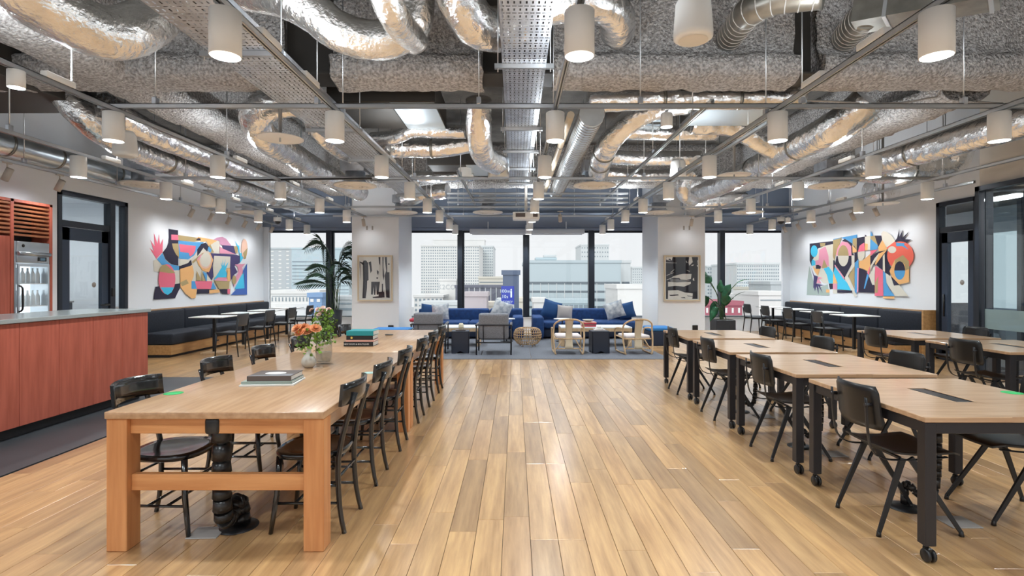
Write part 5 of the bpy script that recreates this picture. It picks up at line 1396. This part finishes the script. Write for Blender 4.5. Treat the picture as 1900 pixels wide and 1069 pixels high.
RM = [('G', [(85, 560), (140, 760), (160, 870), (330, 800), (355, 950), (50, 945), (60, 750)]), ('W', [(130, 470), (200, 340), (300, 290), (400, 270), (420, 480), (420, 560), (460, 790), (270, 790), (180, 690), (130, 570)]),
 ('N', [(90, 265), (400, 230), (400, 270), (300, 290), (200, 330), (130, 480), (115, 560), (90, 490)]), ('S', E(150, 365, 46, 78)), ('S', [(115, 500), (130, 470), (170, 500), (165, 550), (115, 560)]),
 ('P', [(215, 350), (300, 300), (325, 380), (340, 430), (345, 560), (270, 595), (170, 560), (165, 490), (210, 480)]), ('T', [(225, 258), (300, 255), (290, 300), (235, 305)]), ('T', [(280, 470), (330, 580), (250, 590)]),
 ('N', [(175, 550), (205, 545), (240, 565), (235, 598), (172, 598)]), ('S', [(275, 595), (345, 570), (420, 680), (400, 790), (345, 790), (320, 680)]), ('O', [(130, 560), (175, 600), (230, 600), (200, 690), (160, 640)]),
 ('P', [(180, 790), (205, 700), (265, 720), (210, 735), (250, 790)]),
 ('V', [(110, 580), (150, 680), (200, 700), (175, 795), (290, 815), (225, 820), (265, 920), (205, 820), (210, 940), (180, 820), (160, 895), (150, 840), (140, 860), (145, 700)]),
 ('N', [(345, 795), (405, 795), (400, 865), (360, 870)]), ('O', [(310, 870), (355, 872), (355, 912), (310, 912)]), ('O', [(405, 640), (460, 790), (400, 795)]), ('P', [(400, 795), (450, 795), (462, 870), (400, 870)]), ('W', [(400, 870), (462, 872), (458, 925), (400, 925)]),
 ('N', [(405, 480), (425, 490), (465, 785), (430, 700), (405, 640)]),
 ('T', [(405, 205), (520, 180), (440, 400), (420, 490), (400, 430)]), ('O', [(490, 240), (440, 400), (445, 430), (470, 380)]), ('B', [(405, 205), (720, 145), (720, 250), (660, 265), (520, 190), (405, 215)]),
 ('N', [(520, 230), (560, 200), (660, 265), (655, 385), (690, 420), (648, 430), (645, 300), (600, 250)]),
 ('P', [(445, 425), (460, 330), (520, 235), (600, 250), (645, 300), (648, 425)]), ('N', [(450, 430), (648, 425), (650, 540), (550, 730), (430, 540)]), ('W', E(540, 425, 72, 140)), ('T', E(540, 425, 72, 140, 20, PI, 2 * PI)),
 ('P', [(430, 540), (560, 720), (545, 740), (425, 560)]), ('S', [(430, 570), (550, 740), (690, 885), (460, 870), (465, 780), (410, 650)]),
 ('W', [(650, 420), (690, 420), (690, 560), (600, 690), (720, 960), (690, 970), (560, 720), (650, 545)]), ('T', [(610, 690), (690, 560), (690, 870)]), ('N', [(460, 880), (660, 885), (660, 912), (460, 915)]),
 ('N', [(720, 190), (830, 170), (830, 250), (760, 290), (725, 370), (735, 480), (690, 520), (690, 390), (655, 385), (650, 300), (720, 280)]), ('O', [(660, 280), (720, 350), (718, 378), (665, 385)]), ('T', [(665, 200), (720, 190), (720, 350), (665, 260)]),
 ('K', [(735, 375), (760, 290), (820, 250), (830, 360)]), ('W', [(735, 380), (828, 362), (825, 440), (790, 490), (750, 490), (735, 440)]), ('B', [(695, 520), (740, 470), (745, 580), (720, 930), (695, 900)]),
 ('O', [(750, 500), (790, 490), (830, 460), (900, 400), (905, 560), (890, 650), (850, 620), (750, 580)]), ('P', [(730, 585), (750, 585), (740, 910), (725, 910)]),
 ('N', [(748, 585), (830, 610), (890, 690), (960, 820), (965, 915), (742, 905)]), ('B', [(860, 660), (885, 680), (830, 860), (815, 860)]),
 ('W', [(830, 165), (905, 160), (900, 350), (830, 350)]), ('O', [(830, 260), (870, 270), (865, 355), (830, 355)]), ('N', [(830, 145), (860, 165), (830, 175)]), ('B', [(905, 95), (1010, 300), (985, 345), (900, 350)]), ('T', [(905, 165), (960, 160), (1005, 290), (905, 200)]),
 ('N', [(960, 158), (1090, 158), (1010, 310)]), ('K', [(1050, 160), (1090, 158), (1065, 210)]), ('O', [(1065, 215), (1130, 340), (1020, 400), (1010, 310)]), ('K', [(905, 360), (985, 345), (1015, 330), (905, 430)]),
 ('N', [(905, 430), (1015, 370), (1130, 350), (1150, 540), (1180, 580), (1150, 690), (1000, 560), (975, 540), (905, 560)]), ('W', [(905, 560), (960, 460), (1020, 390), (1010, 440), (930, 560), (905, 640)]), ('O', [(1020, 395), (1130, 345), (1060, 430), (975, 550), (965, 530)]),
 ('W', [(1050, 130), (1075, 100), (1120, 108), (1180, 150), (1235, 230), (1130, 320), (1060, 210)]),
 ('N', [(1225, 240), (1260, 190), (1290, 65), (1285, 190), (1340, 75), (1320, 195), (1420, 105), (1350, 205), (1450, 210), (1380, 255), (1280, 250)]),
 ('R', E(1305, 425, 176, 190, 32)), ('R', [(1120, 320), (1230, 235), (1250, 270), (1150, 350)]), ('B', [(1245, 250), (1370, 260), (1350, 275), (1415, 345), (1330, 300), (1250, 300)]), ('W', E(1195, 345, 55, 45)),
 ('O', [(1160, 630), (1230, 480), (1340, 415), (1420, 500), (1420, 775), (1290, 805), (1200, 720)]), ('T', [(1230, 480), (1340, 415), (1420, 500), (1420, 600), (1370, 620), (1365, 540), (1300, 500), (1235, 560)]),
 ('N', E(1297, 620, 72, 122)), ('B', E(1297, 620, 72, 122, 16, 0, PI)), ('K', [(970, 560), (1075, 620), (1080, 955), (965, 955)]), ('T', [(970, 780), (1015, 690), (1005, 915), (970, 915)]),
 ('B', [(1075, 620), (1110, 660), (1120, 780), (1160, 870), (1230, 955), (1085, 955)]), ('W', [(1110, 650), (1180, 700), (1220, 820), (1290, 810), (1415, 960), (1235, 955), (1125, 790)]), ('N', [(1180, 690), (1290, 805), (1225, 820)]),
 ('O', [(1075, 965), (1230, 965), (1225, 995), (1080, 990)]), ('W', [(890, 690), (965, 560), (965, 810), (935, 810)]), ('K', [(870, 650), (905, 560), (890, 690)]), ('W', [(1075, 430), (1100, 400), (1105, 640), (1075, 620)])]
mural('wall_mural', 'colourful abstract wall mural with a black crest and an orange eye above the bench', RM, (1490, 415), 7.127, XR, -1)
def framed(label, x0, x1, z0, z1, Y, shapes, reg, bg):
    c = Vector(((x0 + x1) / 2, Y, (z0 + z1) / 2)); t = thing('framed_print', label, 'picture', c, 0, 'framed prints')
    a, b = (x1 - x0) / 2, (z1 - z0) / 2; f = .035
    MB().rbox(-a, a, -.05, 0, b - f, b, .003, 1).rbox(-a, a, -.05, 0, -b, -b + f, .003, 1).rbox(-a, -a + f, -.05, 0, -b + f, b - f, .003, 1).rbox(a - f, a, -.05, 0, -b + f, b - f, .003, 1).build('frame', 'framewood', t)
    MB().box(-a + f, a - f, -.02, -.005, -b + f, b - f).build('mount', 'paper', t)
    m = MB(); s = 855 / 80
    for i, (k, pts) in enumerate(shapes):
        q = []
        for u, v in pts:
            w_ = P(reg[0] + u / s, reg[1] + v / s, Y); q.append(Vector((w_.x - c.x, -.021 - .0003 * i, w_.z - c.z)))
        m.poly(q, k)
    m.build('print', ['ink', 'paper', 'bookgrey'], t)
    MB().box(-a + f, a - f, -.034, -.032, -b + f, b - f).build('pane', 'winglass', t)
pa, pb = P(664, 474, 13.67), P(729, 559, 13.67)
framed('framed black and white abstract print of tall dark strokes', pa.x, pb.x, pb.z, pa.z, 13.675, [
 (0, [(115, 215), (180, 240), (190, 200), (240, 195), (285, 250), (290, 590), (265, 600), (260, 750), (235, 945), (170, 945), (185, 600), (180, 290), (130, 240), (130, 600), (115, 300)]),
 (0, [(290, 230), (340, 215), (360, 400), (330, 450), (310, 300)]), (0, [(345, 620), (515, 620), (485, 875), (455, 875), (440, 680), (425, 880), (400, 880), (390, 720), (375, 875), (340, 870)]),
 (0, [(490, 130), (525, 130), (520, 300), (500, 250)]), (0, [(565, 130), (590, 130), (585, 320), (605, 500), (590, 600), (570, 500)]), (0, [(610, 130), (655, 130), (660, 430), (705, 430), (710, 940), (640, 930), (620, 600), (610, 500), (640, 400)]),
 (0, [(455, 380), (495, 420), (480, 490), (460, 450)]), (0, [(490, 820), (600, 815), (610, 930), (490, 930)]), (0, [(370, 920), (480, 905), (570, 935), (380, 940)]), (0, E(693, 270, 16, 16, 12)), (0, E(463, 545, 18, 18, 12)), (0, [(555, 660), (580, 660), (580, 830), (555, 830)])], (657, 465), 1)
pa, pb = P(1231, 474, 13.67), P(1299, 559, 13.67)
framed('framed black and white abstract print of a dark forest and water', pa.x, pb.x, pb.z, pa.z, 13.675, [
 (0, [(110, 130), (745, 130), (735, 960), (110, 960)]), (1, [(115, 135), (240, 130), (225, 200), (190, 160), (150, 170), (210, 210), (115, 180)]), (1, [(570, 130), (620, 130), (640, 230), (570, 300), (555, 240)]), (1, [(110, 235), (325, 245), (320, 250), (110, 246)]), (1, [(510, 195), (535, 240), (520, 250), (505, 215)]),
 (1, [(250, 510), (360, 480), (450, 460), (615, 465), (605, 560), (520, 585), (400, 575), (370, 545), (215, 545)]), (2, [(185, 560), (360, 560), (380, 580), (590, 590), (500, 625), (200, 620)]),
 (1, [(150, 620), (330, 630), (600, 620), (600, 660), (470, 715), (300, 700), (150, 715)]), (1, [(150, 790), (350, 785), (480, 830), (640, 850), (630, 960), (150, 960)]), (0, [(170, 880), (350, 870), (360, 890), (200, 900)]), (0, [(400, 930), (480, 925), (500, 945), (420, 940)]), (2, [(530, 890), (640, 900), (640, 915), (540, 910)]),
 (1, [(640, 560), (665, 540), (670, 600), (640, 590)]), (1, [(610, 290), (660, 275), (650, 300), (615, 305)]), (1, [(190, 440), (275, 365), (275, 380), (210, 440)]), (1, [(120, 490), (265, 430), (265, 440), (120, 500)]), (1, [(120, 580), (240, 530), (240, 540), (125, 590)]), (1, [(730, 200), (745, 190), (745, 330), (715, 300), (740, 290)]), (1, [(510, 385), (575, 405), (580, 420), (530, 400)])], (1225, 465), 0)
# faint pictogram plates high on the columns
for px in (686, 1274):
    p = P(px, 423, 13.67)
    t = thing('wall_sign', 'pale grey pair of pictogram plates high on the %s column' % ('palm side' if px < 900 else 'banana plant side'), 'sign', (p.x, 13.678, p.z), 0, 'column signs')
    for dx in (-.07, .07): MB().rbox(dx - .055, dx + .055, -.008, 0, -.09, .09, .002, 1).build('plate', 'white_wall', t)
    for dx in (-.07, .07): MB().rbox(dx - .02, dx + .02, -.0095, -.008, -.05, .05, .0007, 1).build('pictogram', 'plastgrey', t)
# ---------------------------------------------------------------- plants
def palm():
    p = (-4.92, 14.55, 0)
    t = thing('kentia_palm', 'tall feathery palm rising from a dark pot by the window', 'plant', (p[0], p[1], .64))
    r = random.Random(5)
    fr = [(-1, .06, 1.72, .78), (-.95, .25, 1.12, .85), (-1.0, -.1, .72, .95), (-.45, .1, 1.85, .35), (.3, .1, 1.7, .42), (.75, .0, 1.42, .50), (.8, .3, 1.15, .48), (.5, -.3, .95, .48), (.15, .2, 1.3, .4), (-.3, -.3, 1.0, .6), (.9, -.1, .8, .48), (.45, .15, 1.55, .48)]
    for i, (dx, dy, h, reach) in enumerate(fr):
        b = Vector((r.uniform(-.16, .16), r.uniform(-.1, .1), 0)); d = Vector((dx, dy, 0)).normalized()
        pts = smooth_path([b, b + d * .05 + Vector((0, 0, h * .5)), b + d * reach * .22 + Vector((0, 0, h * .9)), b + d * reach * .6 + Vector((0, 0, h * 1.04)), b + d * reach * 1.1 + Vector((0, 0, h * .95))], .055)
        f = MB().tube(pts, [.009 - .0065 * k / len(pts) for k in range(len(pts))], 6).build('frond', 'stem', t)
        k0 = int(len(pts) * .45); m = MB()
        for k in range(k0, len(pts) - 1):
            q = pts[k]; tg = (pts[k + 1] - pts[k]).normalized(); sd = tg.cross(Vector((0, 0, 1)))
            sd = sd.normalized(); u = (k - k0) / (len(pts) - k0)
            L_ = .42 * (math.sin(PI * (.15 + .8 * u))) + .05
            for s in (-1, 1):
                e = q + sd * s * L_ * .5 + tg * L_ * .55 + Vector((0, 0, -.45 * L_ * (1 if s > 0 else -.35)))
                mid = q + (e - q) * .5 + Vector((0, 0, .12 * L_)); w = tg.cross((e - q).normalized()).cross((e - q).normalized()) * .0085
                if w.length < .004: w = tg * .0085
                m.add([q, mid + w, e, mid - w], [(0, 1, 2), (0, 2, 3)])
        m.build('leaflets', 'palmleaf', f, kind='stuff')
    pt = thing('plant_pot', 'dark round floor pot holding the feathery palm', 'pot', p)
    MB().lathe([(0, 0), (.2, 0), (.25, .66), (.22, .66), (.2, .6), (0, .6)], 28).build('body', 'potdark', pt)
    MB().lathe([(0, .63), (.22, .63)], 28).build('soil', 'soil', pt)
palm()
def strelitzia():
    p = (5.62, 14.6, 0)
    pt = thing('plant_pot', 'dark square floor pot holding the banana leaf plant', 'pot', p)
    MB().rbox(-.26, .26, -.24, .24, 0, .40, .01, 1).build('body', 'potdark', pt)
    MB().box(-.24, .24, -.22, .22, .385, .402).build('soil', 'soil', pt)
    t = thing('banana_leaf_plant', 'large leaved banana like plant in a dark square pot', 'plant', (p[0], p[1], .38))
    r = random.Random(8)
    L_ = [(-.52, .1, 1.12, .42, .20), (-.45, -.1, 1.02, .36, .17), (-.45, .15, .62, .42, .20), (-.45, -.15, .35, .36, .16), (-.25, .1, .50, .35, .12), (.05, -.1, .40, .42, .20), (.2, .05, .62, .52, .19), (.75, .1, 1.0, .5, .05), (.45, -.2, .62, .40, .05), (.06, .15, .85, .40, .06), (-.08, -.05, .75, .4, .13)]
    for i, (dx, dy, h, ll, w) in enumerate(L_):
        b = Vector((r.uniform(-.08, .08), r.uniform(-.06, .06), 0)); top = b + Vector((dx * .62, dy, h))
        st = smooth_path([b, b + Vector((dx * .15, dy * .2, h * .6)), top], .06)
        s = MB().tube(st, .011, 6).build('stalk', 'stem', t)
        d = (Vector((dx * .9, dy, .42 if abs(dx) < .5 else .35)) if i not in (2, 3, 4) else Vector((dx * 1.0, dy, -.45 + .9 * (i == 2) * 0))).normalized()
        sd = d.cross(Vector((0, 1, .1))).normalized()
        if w < .08: sd = d.cross(Vector((0, 0, 1))).normalized()
        up = sd.cross(d).normalized(); rows = []
        for k in range(10):
            u = k / 9; hw = w * math.sin(PI * min(1, (.06 + .94 * u)) ** .8) * .75
            c = top + d * ll * u + Vector((0, 0, -.12 * u * u))
            rows.append([c + sd * hw * q + up * abs(q) * hw * .35 for q in (-1, -.5, 0, .5, 1)])
        MB().grid(rows, th=(0, 0, .003)).build('leaf', 'leafdark', t)
strelitzia()
# ---------------------------------------------------------------- the city beyond the glass
mat('c_white', (.82, .82, .80), .8); mat('c_pale', (.70, .74, .75), .8); mat('c_grey', (.52, .56, .58), .7); mat('c_glass', (.52, .64, .69), .35); mat('c_blue', (.52, .62, .66), .5)  # far facades paled in their base colour to stand for haze
mat('c_win', (.27, .33, .37), .4); mat('c_band', (.15, .19, .22), .3); mat('c_dark', (.14, .15, .20), .4); mat('c_sign', (.02, .045, .42), .6); mat('c_slate', (.10, .14, .22), .6); mat('c_rose', (.60, .54, .56), .8)
mat('c_kiosk', (.22, .36, .58), .7); mat('c_red', (.42, .13, .17), .8); mat('c_cream', (.80, .76, .66), .8); mat('c_letter', (.70, .82, .86), .6); mat('c_road', (.45, .46, .47), .9); mat('c_figure', (.75, .85, .9), .6)
ZG = -28.0
struct(MB().box(-260, 260, 20, 600, ZG - 1, ZG).build('ground', 'c_road'))
FOOT = []
def bld(label, l, r, top, Y, depth, m, name='office_building', grid=None, bands=(), extra=None, wm='c_win', group=None):
    for it in range(80):
        x0, x1 = (l - CX) * Y / FPX - .3, (r - CX) * Y / FPX + .3
        if all(x1 < q[0] or x0 > q[1] or Y + depth + .4 < q[2] or Y - .4 > q[3] for q in FOOT): break
        Y *= 1.02
    FOOT.append((x0, x1, Y - .3, Y + depth + .3))
    a, b = P(l, top, Y), P(r, top, Y); c = (a.x + b.x) / 2; hw = (b.x - a.x) / 2
    t = thing(name, label, 'building', (c, Y + depth / 2, ZG), 0, group); h = a.z - ZG
    MB().box(-hw, hw, -depth / 2, depth / 2, 0, h).build('block', m, t)
    MB().box(-hw - .15, hw + .15, -depth / 2 - .15, depth / 2 + .15, h, h + .5).build('parapet', m, t)
    if grid:
        nx, nz, z_lo, fx, fz = grid; w = MB(); zl = P(0, z_lo, Y).z - ZG
        for i in range(nx):
            for j in range(nz):
                x = -hw + (i + .5) * 2 * hw / nx; z = zl + (j + .5) * (h - zl) / nz; dx = hw / nx * fx; dz = (h - zl) / nz / 2 * fz
                w.box(x - dx, x + dx, -depth / 2 - .05, -depth / 2 + .05, z - dz, z + dz)
        w.build('window_grid', wm, t, kind='stuff')
    for (y0, y1) in bands:
        z1, z0 = P(0, y0, Y).z - ZG, P(0, y1, Y).z - ZG
        MB().box(-hw + .2, hw - .2, -depth / 2 - .06, -depth / 2 + .1, z0, z1).build('window_band', wm, t)
    return t, hw, h, depth
bld('pale grey tower with narrow slit windows seen behind the palm', 498, 541, 463, 150, 22, 'c_grey', grid=(3, 13, 560, .35, .3), wm='c_white')
bld('pale blue glass tower with dark floor bands seen behind the palm', 541, 648, 463, 148, 20, 'c_glass', bands=((485, 486.5), (492, 494), (498, 500), (505, 506), (511.5, 513), (517.5, 519), (524, 525), (530, 531), (537, 538), (543, 544)))
bld('white tower block with small square windows', 781, 889, 457, 190, 24, 'c_white', grid=(26, 20, 560, .5, .42))
bld('white tower wing with close rows of windows', 889, 915, 458, 195, 24, 'c_pale', grid=(8, 16, 540, .55, .5))
bld('faint pale tower top behind the white tower block', 803, 899, 446, 260, 10, 'c_white')
t, hw, h, dp = bld('narrow white building with faint lettering', 816, 846, 521, 120, 12, 'c_white')
text_mesh('K2CO', 1.5, 'lettering', 'c_grey', t, Matrix.Translation((-.3, -dp / 2 - .08, P(0, 533, 120).z - ZG)) @ Matrix.Rotation(PI / 2, 4, 'X'))
t, hw, h, dp = bld('low dark glass building with thin white mullions', 845, 936, 534, 100, 14, 'c_dark')
for i in range(9): MB().box(-hw + (i + .5) * 2 * hw / 9 - .06, -hw + (i + .5) * 2 * hw / 9 + .06, -dp / 2 - .12, -dp / 2, h - 5, h).build('mullion', 'c_pale', t)
for z in (4.2, 5.4, 6.6): MB().box(-hw, hw, -dp / 2 - .3, -dp / 2, h - z - .1, h - z + .1).build('balcony_rail', 'c_pale', t)
bld('plain dusty pink rooftop box before the dark glass building', 861, 903, 550, 62, 4, 'c_rose', name='rooftop_block')
bld('cream rooftop beside the dusty pink box', 903, 926, 568, 60, 4, 'c_cream', name='rooftop_block')
bld('cream building with roof plant behind the dark glass building', 888, 936, 517, 130, 12, 'c_cream', bands=((523, 524.5),))
t, hw, h, dp = bld('slate blue rooftop tower behind the blue sign', 933, 963, 510, 58, 2.0, 'c_slate', name='rooftop_tower')
a, b = P(930, 531, 55), P(954, 565, 55)
t = thing('rooftop_sign', 'bright blue rooftop billboard with pale lettering and a figure', 'billboard', ((a.x + b.x) / 2, 55, b.z)); w_, h_ = (b.x - a.x) / 2, a.z - b.z
MB().box(-w_, w_, 0, .6, 0, h_).build('board', 'c_sign', t)
for tx, sz, dx, q in (('100m', .42, -.28, .72), ('10s', .42, -.28, .42), ('COREY', .28, 0, .13)):
    text_mesh(tx, sz * 1.15, 'lettering', 'c_letter', t, Matrix.Translation((dx, -.02, h_ * q)) @ Matrix.Rotation(PI / 2, 4, 'X'))
fg = MB(); fg.poly([(x, -.02, z) for x, z in E(.36, h_ * .80, .08, .10, 14)]); fg.poly([(.28, -.02, h_ * .73), (.28, -.02, h_ * .38), (.44, -.02, h_ * .38), (.44, -.02, h_ * .73)]); fg.build('figure', 'c_figure', t)
fr_ = MB(); 
for x in (-w_ + .05, 0, w_ - .05): fr_.bar((x, .3, 0), (x, .3, b.z * 0 - 4), .08, .08)
fr_.build('sign_posts', 'c_pale', t)
t, hw, h, dp = bld('wide pale blue office block with long window bands', 973, 1152, 488, 95, 22, 'c_blue', bands=((523, 527.5), (539.5, 543), (554, 559), (568, 572)), wm='c_band')
for i in range(1, 12): MB().box(-hw + i * 2 * hw / 12 - .05, -hw + i * 2 * hw / 12 + .05, -dp / 2 - .1, -dp / 2, h - 9, h - 3.6).build('panel_joint', 'c_pale', t)
bld('pale end wing of the wide blue office block', 1152, 1170, 488, 98, 22, 'c_pale', bands=((523, 527), (531, 534)), wm='c_band')
bld('pale rooftop plant room on the wide blue office block', 995, 1032, 482, 105, 6, 'c_glass', name='rooftop_block')
bld('small upper plant room on the pale plant room', 1010, 1031, 477, 107, 3, 'c_pale', name='rooftop_block')
bld('grey tower with short rows of windows behind the wide blue block', 1078, 1130, 456, 180, 16, 'c_pale', grid=(11, 4, 488, .35, .3))
bld('far pale tower beside the wide blue block', 1173, 1192, 498, 170, 12, 'c_pale', grid=(5, 9, 540, .35, .4))
bld('white building with a blue grey shutter next to the column', 1146, 1196, 536, 60, 8, 'c_white', bands=())
bld('low glassy rooftops before the wide blue office block', 1020, 1100, 563, 70, 6, 'c_glass', name='rooftop_block', grid=(9, 2, 590, .8, .6))
bld('low white block before the wide blue office block', 990, 1012, 561, 66, 5, 'c_white', name='rooftop_block')
bld('pale long office block with a grid of windows', 1367, 1446, 491, 140, 18, 'c_pale', grid=(20, 8, 540, .45, .45))
bld('slim pale tower behind the banana leaf plant', 1312, 1337, 496, 150, 14, 'c_pale', grid=(5, 10, 560, .6, .4))
bld('red brick low building with white arches', 1306, 1377, 567, 60, 6, 'c_red', grid=(6, 1, 585, .3, .5), wm='c_white')
bld('white stepped building beside the cafe tables', 1408, 1470, 548, 70, 8, 'c_white', bands=((556, 558),))
bld('grey roofed building above the white stepped building', 1430, 1460, 528, 85, 8, 'c_grey')
bld('white rooftop block behind the red brick building', 1370, 1412, 552, 75, 8, 'c_white', name='rooftop_block')
bld('cream rooftops before the pale long office block', 1395, 1440, 538, 95, 8, 'c_cream', name='rooftop_block', bands=((543, 545),))
bld('long white low building with dark vents behind the cafe tables', 502, 592, 545, 75, 8, 'c_white', grid=(14, 1, 566, .35, .35), bands=((549, 550),))
bld('grey low building behind the palm', 585, 655, 556, 80, 8, 'c_grey', bands=((562, 565), (572, 576)))
bld('blue fronted kiosk roof behind the cafe chairs', 573, 597, 552, 58, 3, 'c_kiosk', name='rooftop_block', grid=(2, 1, 563, .5, .5), wm='c_white')
bld('white parapet building below the blue glass tower', 490, 580, 572, 55, 4, 'c_white', name='rooftop_block')
bld('white low block below the white tower', 768, 822, 552, 110, 9, 'c_white', grid=(7, 3, 580, .5, .5))
bld('pale sloping roofed hall below the white tower', 780, 850, 566, 80, 6, 'c_pale', name='rooftop_block')
bld('cream low block right of the blue billboard', 958, 976, 560, 75, 6, 'c_cream', name='rooftop_block')
# low rooftops filling the middle distance
r = random.Random(21); cols = [('c_white', 'white'), ('c_pale', 'pale grey'), ('c_cream', 'cream'), ('c_grey', 'grey')]
zones = [(492, 655, 'behind the palm'), (765, 975, 'behind the armchair side sofa'), (980, 1195, 'behind the bentwood side sofa'), (1305, 1468, 'behind the banana leaf plant')]
for zi, (l, rr, lab) in enumerate(zones):
    for k in range(4):
        c0 = r.uniform(l, rr - 30); w = r.uniform(18, 34); m_, cn = cols[k]
        bld('%s small rooftop block %s' % (cn, lab), c0, c0 + w, r.uniform(560, 580), r.uniform(62, 130), 7, m_, name='rooftop_block', grid=(5, 2, 592, .5, .4), group='low rooftops beyond the windows')
